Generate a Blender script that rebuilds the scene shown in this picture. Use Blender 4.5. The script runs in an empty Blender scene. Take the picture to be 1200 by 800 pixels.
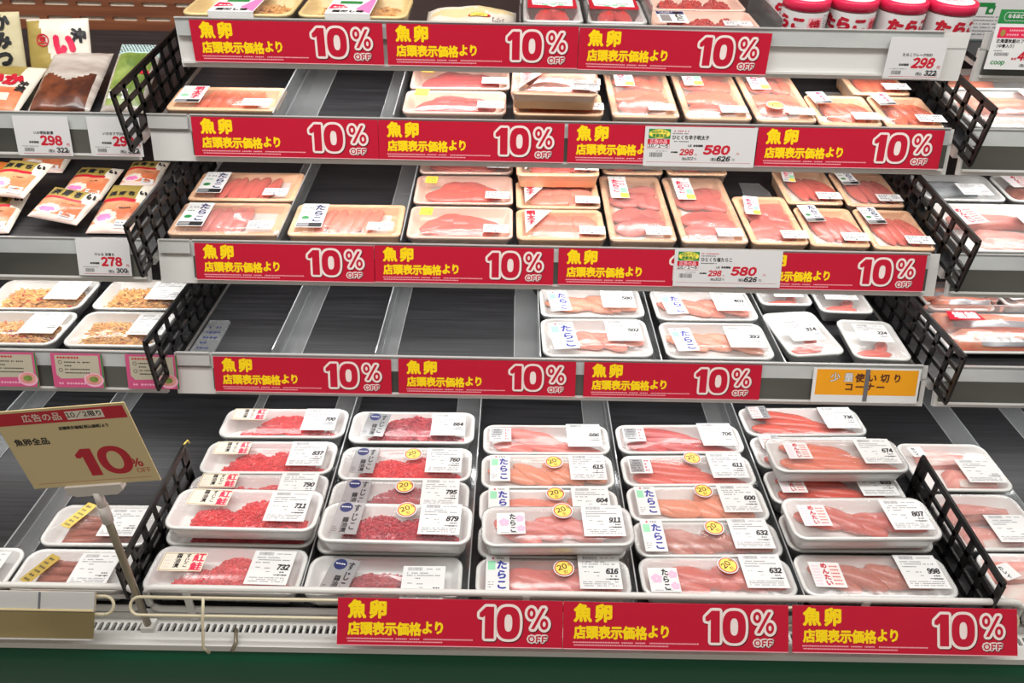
import bpy, math, random
from mathutils import Vector, Matrix, noise

R = random.Random(11)
sc = bpy.context.scene
COL = sc.collection
rad = math.radians

def lin(r, g, b, a=1.0):
    def f(c):
        c /= 255.0
        return c / 12.92 if c <= 0.04045 else ((c + 0.055) / 1.055) ** 2.4
    return (f(r), f(g), f(b), a)

# ------------------------------------------------------------------ camera
PITCH, ROLL, YAW = rad(33.16), rad(1.09), rad(0.13)
EYE = Vector((0.0, 0.0, 1.42))
cd = bpy.data.cameras.new('camera')
cam = bpy.data.objects.new('camera', cd)
COL.objects.link(cam)
cd.sensor_width = 36.0
cd.lens = 890.1 / 1200 * 36.0
cd.clip_start = 0.02
fwd = Vector((math.sin(YAW) * math.cos(PITCH), math.cos(YAW) * math.cos(PITCH), -math.sin(PITCH)))
r0 = Vector((math.cos(YAW), -math.sin(YAW), 0))
u0 = r0.cross(fwd)
rx = r0 * math.cos(ROLL) + u0 * math.sin(ROLL)
ux = u0 * math.cos(ROLL) - r0 * math.sin(ROLL)
cam.matrix_world = Matrix(((rx.x, ux.x, -fwd.x, EYE.x), (rx.y, ux.y, -fwd.y, EYE.y), (rx.z, ux.z, -fwd.z, EYE.z), (0, 0, 0, 1)))
sc.camera = cam

# ------------------------------------------------------------------ light and exposure
sc.view_settings.view_transform = 'Standard'
sc.view_settings.look = 'None'
sc.view_settings.gamma = 1.0
sc.view_settings.use_curve_mapping = False
sc.view_settings.exposure = 0.0
sc.cycles.use_denoising = True
sc.cycles.transparent_max_bounces = 24
sc.cycles.max_bounces = 8
wd = bpy.data.worlds.new('shop_air')
sc.world = wd
wd.use_nodes = True
bg = wd.node_tree.nodes['Background']
bg.inputs[0].default_value = (1.0, 0.92, 0.80, 1)
bg.inputs[1].default_value = 0.27

def area(name, loc, target, sx, sy, power, colour):
    l = bpy.data.lights.new(name, 'AREA')
    l.shape = 'RECTANGLE'; l.size = sx; l.size_y = sy; l.energy = power; l.color = colour
    o = bpy.data.objects.new(name, l)
    COL.objects.link(o)
    o.location = loc
    o.rotation_euler = (Vector(target) - Vector(loc)).to_track_quat('-Z', 'Y').to_euler()
    return o

FILL_POWER = 1.4  # strength of the fill lights added under the shelves
area('canopy_lamp', (0.05, 0.66, 2.25), (0.05, 1.02, 0.8), 3.2, 0.22, 32, (1.0, 0.985, 0.96))
area('ceiling_lamp', (-0.4, 0.25, 3.1), (0, 0.85, 0.8), 2.6, 0.3, 15, (1.0, 0.97, 0.92))
area('aisle_lamp', (1.2, -0.6, 3.0), (0, 0.9, 0.8), 0.35, 2.4, 6, (1.0, 0.95, 0.88))

# ------------------------------------------------------------------ materials
MATS = {}
def mat(name, col, rough=0.5, spec=0.5, metal=0.0, var=None, coat=0.0, sub=0.0, bump=None, alpha=None, trans=0.0):
    """Principled material; var = (second colour, noise scale, stretch xyz, detail); bump = (scale, strength, stretch)."""
    m = bpy.data.materials.new(name)
    m.use_nodes = True
    nt = m.node_tree
    p = nt.nodes['Principled BSDF']
    p.inputs['Base Color'].default_value = col
    p.inputs['Roughness'].default_value = rough
    p.inputs['Specular IOR Level'].default_value = spec
    p.inputs['Metallic'].default_value = metal
    p.inputs['Coat Weight'].default_value = coat
    p.inputs['Coat Roughness'].default_value = 0.12
    if sub:
        p.inputs['Subsurface Weight'].default_value = sub
        p.inputs['Subsurface Radius'].default_value = (0.012, 0.005, 0.003)
        p.inputs['Subsurface Scale'].default_value = 0.6
    def nz(scale, stretch, detail):
        tc = nt.nodes.new('ShaderNodeTexCoord')
        mp = nt.nodes.new('ShaderNodeMapping')
        mp.inputs['Scale'].default_value = stretch
        n = nt.nodes.new('ShaderNodeTexNoise')
        n.inputs['Scale'].default_value = scale
        n.inputs['Detail'].default_value = detail
        nt.links.new(tc.outputs['Object'], mp.inputs['Vector'])
        nt.links.new(mp.outputs['Vector'], n.inputs['Vector'])
        return n
    if var:
        n = nz(var[1], var[2], var[3])
        cr = nt.nodes.new('ShaderNodeValToRGB')
        cr.color_ramp.elements[0].position = 0.36
        cr.color_ramp.elements[1].position = 0.64
        cr.color_ramp.elements[0].color = col
        cr.color_ramp.elements[1].color = var[0]
        nt.links.new(n.outputs['Fac'], cr.inputs['Fac'])
        nt.links.new(cr.outputs['Color'], p.inputs['Base Color'])
    if bump:
        n = nz(bump[0], bump[2], 3.0)
        b = nt.nodes.new('ShaderNodeBump')
        b.inputs['Strength'].default_value = bump[1]
        b.inputs['Distance'].default_value = 0.002
        nt.links.new(n.outputs['Fac'], b.inputs['Height'])
        nt.links.new(b.outputs['Normal'], p.inputs['Normal'])
    MATS[name] = m
    return m

def clear(name, tint, gloss_min, gloss_max, rough, haze, haze_col, bump=None, ior=1.45):
    """Thin clear plastic: see-through, a little hazy, with real glossy reflections."""
    m = bpy.data.materials.new(name)
    m.use_nodes = True
    nt = m.node_tree
    nt.nodes.remove(nt.nodes['Principled BSDF'])
    out = nt.nodes['Material Output']
    tr = nt.nodes.new('ShaderNodeBsdfTransparent'); tr.inputs[0].default_value = tint
    df = nt.nodes.new('ShaderNodeBsdfDiffuse'); df.inputs[0].default_value = haze_col
    gl = nt.nodes.new('ShaderNodeBsdfGlossy'); gl.inputs['Roughness'].default_value = rough
    fr = nt.nodes.new('ShaderNodeFresnel'); fr.inputs[0].default_value = ior
    mr = nt.nodes.new('ShaderNodeMapRange')
    mr.inputs['To Min'].default_value = gloss_min
    mr.inputs['To Max'].default_value = gloss_max
    m1 = nt.nodes.new('ShaderNodeMixShader'); m1.inputs[0].default_value = haze
    m2 = nt.nodes.new('ShaderNodeMixShader')
    L = nt.links.new
    L(tr.outputs[0], m1.inputs[1]); L(df.outputs[0], m1.inputs[2])
    L(fr.outputs[0], mr.inputs['Value']); L(mr.outputs[0], m2.inputs[0])
    L(m1.outputs[0], m2.inputs[1]); L(gl.outputs[0], m2.inputs[2])
    L(m2.outputs[0], out.inputs['Surface'])
    if bump:
        tc = nt.nodes.new('ShaderNodeTexCoord')
        mp = nt.nodes.new('ShaderNodeMapping'); mp.inputs['Scale'].default_value = bump[2]
        n = nt.nodes.new('ShaderNodeTexNoise'); n.inputs['Scale'].default_value = bump[0]; n.inputs['Detail'].default_value = 2.5
        b = nt.nodes.new('ShaderNodeBump'); b.inputs['Strength'].default_value = bump[1]; b.inputs['Distance'].default_value = 0.005 if bump[1] >= 1 else 0.003
        L(tc.outputs['Object'], mp.inputs[0]); L(mp.outputs[0], n.inputs['Vector'])
        L(n.outputs['Fac'], b.inputs['Height'])
        L(b.outputs[0], gl.inputs['Normal']); L(b.outputs[0], fr.inputs['Normal'])
    MATS[name] = m
    return m

ONE = (1, 1, 1)
mat('white_foam', lin(236, 236, 234), 0.45, 0.35)
mat('peach_foam', lin(251, 210, 171), 0.5, 0.35, var=(lin(243, 193, 149), 14, (1, 7, 1), 3))
mat('pink_foam', lin(250, 214, 196), 0.5, 0.35)
mat('yellow_plastic', lin(240, 214, 150), 0.35, 0.5)
mat('pad_white', lin(236, 228, 222), 0.8, 0.2)
mat("label_white", lin(224, 224, 224), 0.65, 0.2)
mat('label_cream', lin(240, 228, 212), 0.45, 0.4)
mat('label_silver', lin(172, 172, 174), 0.25, 0.5, metal=0.35)
mat('ink_black', lin(24, 24, 28), 0.5)
mat('ink_grey', lin(104, 104, 110), 0.6, 0.2)
mat('ink_pale', lin(186, 186, 188), 0.5)
mat('ink_navy', lin(34, 42, 96), 0.45)
mat('ink_blue', lin(44, 52, 150), 0.45)
mat('ink_red', lin(196, 22, 48), 0.4)
mat('ink_crimson', lin(226, 30, 80), 0.4)
mat('ink_pink', lin(240, 130, 190), 0.45)
mat('ink_softpink', lin(244, 180, 206), 0.45)
mat('ink_green', lin(34, 132, 66), 0.45)
mat('ink_mint', lin(150, 214, 176), 0.45)
mat('ink_yellow', lin(248, 226, 84), 0.4)
mat('ink_sticker', lin(252, 220, 104), 0.4)
mat('ink_brown', lin(88, 44, 22), 0.5)
mat('gold_label', lin(172, 150, 78), 0.35, 0.5, metal=0.2)
mat('gold_foil', lin(232, 206, 110), 0.2, 0.5, metal=0.6)
mat('sign_red', lin(188, 20, 50), 0.32, 0.4)
mat('sign_yellow', lin(250, 214, 8), 0.4)
mat('sign_white', lin(238, 222, 218), 0.4)
mat('sign_shadow', lin(70, 10, 16), 0.5)
mat('sign_small', lin(244, 176, 186), 0.5)
mat('card_grey', lin(214, 213, 214), 0.4, 0.4)
mat('card_cream', lin(222, 202, 154), 0.4, 0.4)
mat('card_orange', lin(236, 160, 20), 0.45)
mat('card_taupe', lin(190, 182, 162), 0.5)
mat('card_pink', lin(206, 84, 130), 0.45)
mat('white_metal', lin(214, 213, 210), 0.4, 0.5)
mat('ivory_metal', lin(206, 196, 168), 0.35, 0.5)
mat('black_board', lin(30, 30, 32), 0.42, 0.4, var=(lin(48, 48, 51), 26, (0.25, 9, 1), 5))
mat('black_plastic', lin(20, 19, 19), 0.4, 0.4)
mat('rail_pale', lin(196, 200, 198), 0.22, 0.5, var=(lin(166, 168, 170), 9, (0.6, 1, 30), 3))
mat('rail_dark', lin(92, 92, 86), 0.2, 0.6, var=(lin(58, 58, 54), 7, (0.3, 1, 60), 3))
mat('rail_gold', lin(150, 134, 92), 0.22, 0.6, var=(lin(112, 98, 64), 7, (0.3, 1, 60), 3))
mat('green_panel', lin(4, 84, 56), 0.3, 0.4)
mat('vent_black', lin(14, 14, 14), 0.7)
mat('stem_metal', lin(150, 140, 122), 0.35, 0.5, metal=0.7)
mat('clear_grip', lin(214, 206, 200), 0.25, 0.5)
mat('wood_panel', lin(142, 86, 58), 0.5, 0.35, var=(lin(106, 62, 42), 7, (0.35, 1, 9), 5))
mat('panel_pale', lin(226, 216, 198), 0.6)
mat('floor_tile', lin(176, 172, 164), 0.35)
mat('case_side', lin(206, 206, 204), 0.45)
# fish roe and fish
def roe(name, a, b, scale=38, sub=0.12):
    mat(name, lin(*a), 0.26, 0.55, var=(lin(*b), scale, (1, 1, 1), 6), coat=0.5, sub=sub, bump=(110, 0.18, (1, 1, 1)))
roe('roe_salmon', (244, 162, 136), (224, 112, 96))
roe('roe_rose', (236, 136, 120), (208, 88, 86))
roe('roe_coral', (236, 120, 100), (208, 78, 74))
roe('roe_orange', (244, 128, 78), (224, 82, 54))
roe('roe_deep', (216, 80, 74), (180, 48, 56))
roe('roe_brick', (230, 88, 54), (186, 50, 40))
roe('roe_brown', (214, 128, 100), (178, 78, 68))
roe('roe_peach', (246, 174, 140), (228, 130, 104))
def eggs(name, a, b):
    m = mat(name, lin(*a), 0.22, 0.6, var=(lin(*b), 90, (1, 1, 1), 3), coat=0.35, sub=0.1)
    nt = m.node_tree
    tc = nt.nodes.new('ShaderNodeTexCoord')
    v = nt.nodes.new('ShaderNodeTexVoronoi'); v.inputs['Scale'].default_value = 260
    bp = nt.nodes.new('ShaderNodeBump'); bp.invert = True; bp.inputs['Strength'].default_value = 0.9; bp.inputs['Distance'].default_value = 0.0015
    nt.links.new(tc.outputs['Object'], v.inputs['Vector'])
    nt.links.new(v.outputs['Distance'], bp.inputs['Height'])
    nt.links.new(bp.outputs[0], nt.nodes['Principled BSDF'].inputs['Normal'])
eggs('eggs_red', (244, 54, 62), (224, 26, 44))
eggs('eggs_dark', (208, 46, 66), (172, 26, 52))
eggs('eggs_fire', (216, 52, 40), (188, 26, 30))
mat('fish_pink', lin(238, 170, 158), 0.35, 0.5, var=(lin(222, 132, 122), 18, (1, 5, 1), 4), sub=0.1)
mat('fish_salmon', lin(246, 160, 124), 0.35, 0.5, var=(lin(236, 122, 88), 16, (1, 6, 1), 3), sub=0.1)
mat('fish_pale', lin(226, 214, 206), 0.4, 0.5, var=(lin(232, 176, 168), 14, (1, 4, 1), 3), sub=0.1)
mat('fish_skin', lin(186, 190, 194), 0.25, 0.6, metal=0.2, var=(lin(140, 146, 152), 20, (1, 4, 1), 3))
mat('fish_brown', lin(172, 96, 74), 0.35, 0.5, var=(lin(130, 62, 50), 40, (1, 3, 1), 4))
mat('shreds', lin(236, 190, 118), 0.5, 0.4, var=(lin(222, 160, 86), 60, ONE, 3))
mat('brown_food', lin(124, 66, 40), 0.3, 0.5, var=(lin(70, 34, 24), 40, ONE, 4), coat=0.3)
mat('green_food', lin(150, 168, 88), 0.35, 0.5, var=(lin(96, 122, 48), 40, ONE, 4), coat=0.2)
mat('leaf_green', lin(60, 140, 60), 0.45)
mat('pouch_white', lin(230, 222, 208), 0.35, 0.5)
mat('pouch_clear', lin(206, 198, 190), 0.2, 0.6, var=(lin(168, 156, 148), 24, (0.5, 2, 1), 5), bump=(60, 0.9, (0.4, 2, 1)))
mat('pouch_kraft', lin(206, 196, 160), 0.55, 0.3)
mat('pouch_orange', lin(226, 126, 60), 0.35, 0.5)
mat('pouch_salmon', lin(230, 164, 122), 0.3, 0.5, var=(lin(214, 118, 78), 30, ONE, 3))
mat('pouch_seal', lin(232, 206, 196), 0.3, 0.5)  # pinkish white of the sealed lower end
mat('pouch_mint', lin(196, 226, 220), 0.35, 0.5)
mat('lid_red', lin(226, 40, 84), 0.3, 0.5)
mat('jar_white', lin(226, 220, 216), 0.25, 0.5)
clear('film', (0.99, 0.99, 0.99, 1), 0.02, 0.75, 0.17, 0.05, (0.9, 0.9, 0.9, 1), bump=(24, 0.45, (1.0, 1.8, 1)))
clear('film_creased', (0.98, 0.98, 0.98, 1), 0.08, 0.95, 0.25, 0.09, (0.9, 0.9, 0.9, 1), bump=(15, 1.0, (2.0, 0.8, 1)))
clear('acrylic', (0.86, 0.88, 0.89, 1), 0.03, 0.8, 0.12, 0.16, (0.72, 0.74, 0.75, 1), bump=(60, 0.12, ONE))
clear('acrylic_edge', (0.95, 0.96, 0.97, 1), 0.05, 0.8, 0.1, 0.40, (0.85, 0.87, 0.88, 1))
clear('rail_clear', (0.92, 0.93, 0.92, 1), 0.05, 0.9, 0.10, 0.55, (0.86, 0.86, 0.85, 1))

# ------------------------------------------------------------------ mesh helpers
class MB:
    def __init__(s):
        s.v = []; s.f = []; s.m = []; s.s = []
    def add(s, vs, fs, m=0, M=None, smooth=False):
        b = len(s.v)
        if M is not None:
            vs = [M @ Vector(p) for p in vs]
        s.v.extend([tuple(p) for p in vs])
        for f in fs:
            s.f.append([b + i for i in f]); s.m.append(m); s.s.append(smooth)
    def box(s, x0, x1, y0, y1, z0, z1, m=0, M=None):
        vs = [(x0, y0, z0), (x1, y0, z0), (x1, y1, z0), (x0, y1, z0), (x0, y0, z1), (x1, y0, z1), (x1, y1, z1), (x0, y1, z1)]
        s.add(vs, [(0, 3, 2, 1), (4, 5, 6, 7), (0, 1, 5, 4), (1, 2, 6, 5), (2, 3, 7, 6), (3, 0, 4, 7)], m, M)
    def quad(s, x0, y0, x1, y1, z, m=0, M=None):
        s.add([(x0, y0, z), (x1, y0, z), (x1, y1, z), (x0, y1, z)], [(0, 1, 2, 3)], m, M)
    def poly(s, pts, z, m=0, M=None):
        s.add([(p[0], p[1], z) for p in pts], [tuple(range(len(pts)))], m, M)
    def slab(s, pts, z0, z1, m=0, M=None):
        n = len(pts)
        vs = [(p[0], p[1], z0) for p in pts] + [(p[0], p[1], z1) for p in pts]
        fs = [tuple(range(n - 1, -1, -1)), tuple(range(n, 2 * n))]
        fs += [(i, (i + 1) % n, n + (i + 1) % n, n + i) for i in range(n)]
        s.add(vs, fs, m, M)
    def loft(s, rings, m=0, cap0=False, cap1=False, M=None, smooth=True, closed=True):
        n = len(rings[0]); vs = [p for r in rings for p in r]; fs = []
        for k in range(len(rings) - 1):
            for i in range(n if closed else n - 1):
                j = (i + 1) % n
                fs.append((k * n + i, k * n + j, (k + 1) * n + j, (k + 1) * n + i))
        s.add(vs, fs, m, M, smooth)
        b = len(s.v) - len(vs)
        if cap0:
            s.f.append([b + i for i in range(n - 1, -1, -1)]); s.m.append(m); s.s.append(False)
        if cap1:
            o = b + (len(rings) - 1) * n
            s.f.append([o + i for i in range(n)]); s.m.append(m); s.s.append(False)
    def tube(s, path, r, m=0, n=8, M=None):
        path = [Vector(p) for p in path]; rings = []
        for i, p in enumerate(path):
            a = path[max(0, i - 1)]; b = path[min(len(path) - 1, i + 1)]
            t = (b - a).normalized()
            up = Vector((0, 0, 1)) if abs(t.z) < 0.9 else Vector((0, 1, 0))
            x = t.cross(up).normalized(); y = x.cross(t)
            rings.append([p + x * (r * math.cos(2 * math.pi * k / n)) + y * (r * math.sin(2 * math.pi * k / n)) for k in range(n)])
        s.loft(rings, m, True, True, M)
    def text(s, t, x, y, size, m=0, z=0.0, bold=0.0, sx=1.0, shear=0.0, gap=0.0, align='l', vertical=False, M=None, rot=0.0, n=8):
        """Lay characters with their lower left corner at x, y; size = em height."""
        if vertical:
            yy = y
            for ch in t:
                yy -= size * (1 + gap)
                s._glyph(ch, x, yy, size, m, z, bold, sx, shear, M, n)
            return
        w = 0; adv = []
        for ch in t:
            a = advance(ch) * size * sx + gap * size
            adv.append(a); w += a
        xx = x - (w if align == 'r' else w / 2 if align == 'c' else 0)
        if rot:
            T = Matrix.Translation((x, y, 0)) @ Matrix.Rotation(rot, 4, 'Z') @ Matrix.Translation((-x, -y, 0))
            M = T if M is None else M @ T
        for ch, a in zip(t, adv):
            s._glyph(ch, xx, y, size, m, z, bold, sx, shear, M, n)
            xx += a
    def _glyph(s, ch, x, y, size, m, z, bold, sx, shear, M, n):
        if ch == ' ':
            return
        vs, fs, x0, x1 = glyph(ch)
        off = [(0, 0)]
        if bold:
            off = [(bold * size * math.cos(2 * math.pi * k / n), bold * size * math.sin(2 * math.pi * k / n)) for k in range(n)]
        narrow = ch in NARROW
        ox = -x0 if narrow else 0
        for k, (dx, dy) in enumerate(off):
            s.add([(x + dx + (px + ox) * size * sx + py * size * shear, y + dy + (py + 0.1) * size, z + k * 6e-6) for px, py in vs], fs, m, M)
    def build(s, name, mats, parent=None, matrix=None):
        me = bpy.data.meshes.new(name)
        me.from_pydata(s.v, [], s.f)
        for k in mats:
            me.materials.append(MATS[k])
        me.polygons.foreach_set('material_index', s.m)
        me.polygons.foreach_set('use_smooth', s.s)
        me.update()
        return link(name, me, parent, matrix)

def link(name, me, parent=None, matrix=None):
    o = bpy.data.objects.new(name, me)
    COL.objects.link(o)
    if parent:
        o.parent = parent
    if matrix is not None:
        o.matrix_world = matrix
        if parent:
            o.matrix_basis = matrix
    return o

_G = {}
NARROW = set('0123456789%OFFWEBcoop/-~.,()JA')
_fc = bpy.data.curves.new('lettering', 'FONT'); _fc.resolution_u = 2
_fo = bpy.data.objects.new('lettering', _fc); COL.objects.link(_fo)
def glyph(ch):
    if ch not in _G:
        c = ch
        if ch in NARROW:
            c = chr(ord(ch) + 0xFEE0)
        _fc.body = c
        bpy.context.view_layer.update()
        dg = bpy.context.evaluated_depsgraph_get()
        me = bpy.data.meshes.new_from_object(_fo.evaluated_get(dg))
        vs = [(v.co.x, v.co.y) for v in me.vertices]
        fs = [tuple(p.vertices) for p in me.polygons]
        x0 = min([v[0] for v in vs] or [0]); x1 = max([v[0] for v in vs] or [0.5])
        bpy.data.meshes.remove(me)
        _G[ch] = (vs, fs, x0, x1)
    return _G[ch]
def advance(ch):
    if ch == ' ':
        return 0.35
    if ch in NARROW:
        g = glyph(ch)
        return g[3] - g[2] + 0.09
    return 1.0

def marks(mb, x0, y0, w, h, m, z, rng, fill=0.85):
    """A line of print too small to read: a broken row of tiny strokes."""
    x = x0
    while x < x0 + w:
        l = h * rng.uniform(0.5, 1.1)
        if rng.random() < fill:
            if x + l > x0 + w: break
            mb.quad(x, y0 + h * 0.30, x + l, y0 + h * 0.72, z, m)
            mb.quad(x + l * 0.3, y0, x + l * 0.60, y0 + h, z + 4e-6, m)
        x += l + h * 0.18

def barcode(mb, x0, y0, w, h, m, z, rng):
    x = x0
    while x < x0 + w:
        l = w * rng.uniform(0.012, 0.035)
        mb.quad(x, y0, x + l, y0 + h, z, m)
        x += l + w * rng.uniform(0.015, 0.04)

def rrect(w, d, r, z, n=5, cx=0.0, cy=0.0):
    r = min(r, w / 2 - 1e-4, d / 2 - 1e-4)
    pts = []
    for sx, sy, a0 in ((1, -1, -90), (1, 1, 0), (-1, 1, 90), (-1, -1, 180)):
        for k in range(n + 1):
            a = rad(a0 + 90 * k / n)
            pts.append((cx + sx * (w / 2 - r) + r * math.cos(a), cy + sy * (d / 2 - r) + r * math.sin(a), z))
    return pts

def ell(cx, cy, rx, ry, n=24, e=2.0):
    out = []
    for k in range(n):
        a = 2 * math.pi * k / n
        c, s_ = math.cos(a), math.sin(a)
        out.append((cx + rx * math.copysign(abs(c) ** (2 / e), c), cy + ry * math.copysign(abs(s_) ** (2 / e), s_)))
    return out

def ring_faces(mb, outer, inner, z, m, M=None):
    n = len(outer)
    vs = [(p[0], p[1], z) for p in outer] + [(p[0], p[1], z) for p in inner]
    mb.add(vs, [(i, (i + 1) % n, n + (i + 1) % n, n + i) for i in range(n)], m, M)

def tag(o, label, cat, group=None, kind=None):
    if label: o['label'] = label
    if cat: o['category'] = cat
    if group: o['group'] = group
    if kind: o['kind'] = kind
    return o

def empty(name, matrix):
    o = bpy.data.objects.new(name, None)
    COL.objects.link(o)
    o.empty_display_size = 0.05
    o.matrix_world = matrix
    return o

# ------------------------------------------------------------------ frames of the shelves
# front edge Y, Z, lean of the price strip, slope of the shelf
ROW = {0: (1.128, 1.209, 5.0, 5.7), 1: (1.090, 1.085, 13.7, 9.0), 2: (1.031, 0.914, 18.5, 6.5), 3: (0.946, 0.767, 18.5, 0.7), 4: (0.593, 0.662, 36.0, 0.0)}
SURF = {0: -0.034, 1: -0.028, 2: -0.028, 3: -0.028, 4: -0.060}
def SHELF(row, x=0, d=0, h=0, rot=0):
    Y, Z, ts, tl = ROW[row]; t = rad(tl)
    M = Matrix(((1, 0, 0, 0), (0, math.cos(t), -math.sin(t), Y), (0, math.sin(t), math.cos(t), Z), (0, 0, 0, 1)))
    return M @ Matrix.Translation((x, d, h)) @ Matrix.Rotation(rad(rot), 4, 'Z')
def STRIP(row, x=0, up=0, out=0):
    Y, Z, ts, tl = ROW[row]; t = rad(ts)
    M = Matrix(((1, 0, 0, 0), (0, math.sin(t), -math.cos(t), Y), (0, math.cos(t), math.sin(t), Z), (0, 0, 0, 1)))
    return M @ Matrix.Translation((x, up, out))
I4 = Matrix.Identity(4)
UP = 0.0018   # goods stand this far above the bare board (thickness of a divider foot)
# ------------------------------------------------------------------ the setting
def structure(name, mb, mats):
    return tag(mb.build(name, mats), None, None, None, 'structure')

b = MB(); b.box(-2.4, 2.6, -1.2, 0.53, -0.05, 0.0); structure('floor', b, ['floor_tile'])
# slotted wood-pattern back panel of the case
b = MB()
SX, SZ, PX0, PZ0, PX, PZ = 0.0470, 0.0072, -1.30, 1.0, 0.0605, 0.0252
ncol, nrow = 17, 9
def slot_outline(cx, cz):
    pts = []
    r = SZ / 2; hw = SX / 2 - r
    for sx_, a0 in ((1, -90), (-1, 90)):
        for k in range(7):
            a = rad(a0 + 180 * k / 6)
            pts.append((cx + sx_ * hw + r * math.cos(a), cz + r * math.sin(a)))
    return pts
for i in range(ncol):
    for j in range(nrow):
        cx, cz = PX0 + (i + 0.5) * PX, PZ0 + (j + 0.5) * PZ
        inn = slot_outline(cx, cz)
        hw, hh = PX / 2, PZ / 2
        out_ = []
        for k, (px_, pz_) in enumerate(inn):
            s_ = (pz_ - cz) / (SZ / 2)
            if k in (0, 13): out_.append((cx + (hw if k == 0 else -hw), cz - hh))
            elif k in (6, 7): out_.append((cx + (hw if k == 6 else -hw), cz + hh))
            elif k < 7: out_.append((cx + hw, cz + hh * s_))
            else: out_.append((cx - hw, cz + hh * s_))
        n_ = 14
        vs = [(p[0], 1.5, p[1]) for p in out_] + [(p[0], 1.5, p[1]) for p in inn] + [(p[0], 1.504, p[1]) for p in inn]
        fs = []
        for k in range(n_):
            q = (k + 1) % n_
            fs.append((k, q, n_ + q, n_ + k)); fs.append((n_ + k, n_ + q, 2 * n_ + q, 2 * n_ + k))
        b.add(vs, fs, 0)
X1 = PX0 + ncol * PX; Z1 = PZ0 + nrow * PZ
for x0, x1, z0, z1 in ((-1.45, PX0, 0.55, 2.3), (X1, 1.45, 0.55, 2.3), (PX0, X1, 0.55, PZ0), (PX0, X1, Z1, 2.3)):
    b.add([(x0, 1.5, z0), (x1, 1.5, z0), (x1, 1.5, z1), (x0, 1.5, z1)], [(0, 1, 2, 3)], 0)
b.box(-1.45, 1.45, 1.504, 1.52, 0.55, 2.3, 1)
structure('wall_back', b, ['wood_panel', 'panel_pale'])
b = MB(); b.box(-1.48, -1.45, 0.60, 1.52, 0.0, 2.3); structure('wall_left', b, ['case_side'])
b = MB(); b.box(1.45, 1.48, 0.60, 1.52, 0.0, 2.3); structure('wall_right', b, ['case_side'])

# ---- the refrigerated case: green bumper, vent strip, deck
case = empty('refrigerated_case', Matrix.Translation((0, 0.9, 0)))
tag(case, 'long open refrigerated case with green front bumper and black bottom deck', 'refrigerated case')
def cpart(name, mb, mats):
    o = mb.build(name, mats, case); o.matrix_basis = case.matrix_world.inverted(); return o
b = MB()
prof = [(0.612, 0.0), (0.600, 0.10), (0.578, 0.42), (0.570, 0.50), (0.570, 0.560), (0.574, 0.574), (0.580, 0.580), (0.62, 0.580)]
b.loft([[(-1.45, y, z) for y, z in prof], [(1.45, y, z) for y, z in prof]], 0, closed=False, smooth=True)
cpart('bumper_panel', b, ['green_panel'])
b = MB()
b.box(-1.45, 1.45, 0.574, 0.582, 0.580, 0.590)
hp, hw, y0, y1 = 0.0084, 0.0026, 0.5955, 0.6070
x = -0.80
while x < 0.84:
    cx = x + hp / 2
    inn = [(cx + hw, y0), (cx + hw, y1 - 0.002), (cx + hw * 0.6, y1), (cx - hw * 0.6, y1), (cx - hw, y1 - 0.002), (cx - hw, y0)]
    o_ = [(x + hp, 0.582), (x + hp, y1), (x + hp, 0.613), (x, 0.613), (x, y1), (x, 0.582)]
    b.add([(p[0], p[1], 0.588) for p in o_] + [(p[0], p[1], 0.588) for p in inn] + [(p[0], p[1], 0.582) for p in inn],
          [(k, (k + 1) % 6, 6 + (k + 1) % 6, 6 + k) for k in range(6)] + [(6 + k, 6 + (k + 1) % 6, 12 + (k + 1) % 6, 12 + k) for k in range(6)], 0)
    x += hp
b.quad(-1.45, 0.582, -0.80, 0.613, 0.588, 0); b.quad(x, 0.582, 1.45, 0.613, 0.588, 0)
b.box(-1.45, 1.45, 0.582, 0.614, 0.5805, 0.5815, 1)
cpart('vent_strip', b, ['white_metal', 'vent_black'])
b = MB(); b.box(-1.45, 1.45, 0.613, 0.6195, 0.582, 0.600); cpart('deck_riser', b, ['white_metal'])
b = MB(); b.box(-1.45, 1.45, 0.620, 1.498, 0.584, 0.602); cpart('deck_board', b, ['black_board'])
b = MB(); b.box(-1.45, 1.45, 0.66, 1.498, 0.02, 0.56); cpart('plinth', b, ['case_side'])

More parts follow.
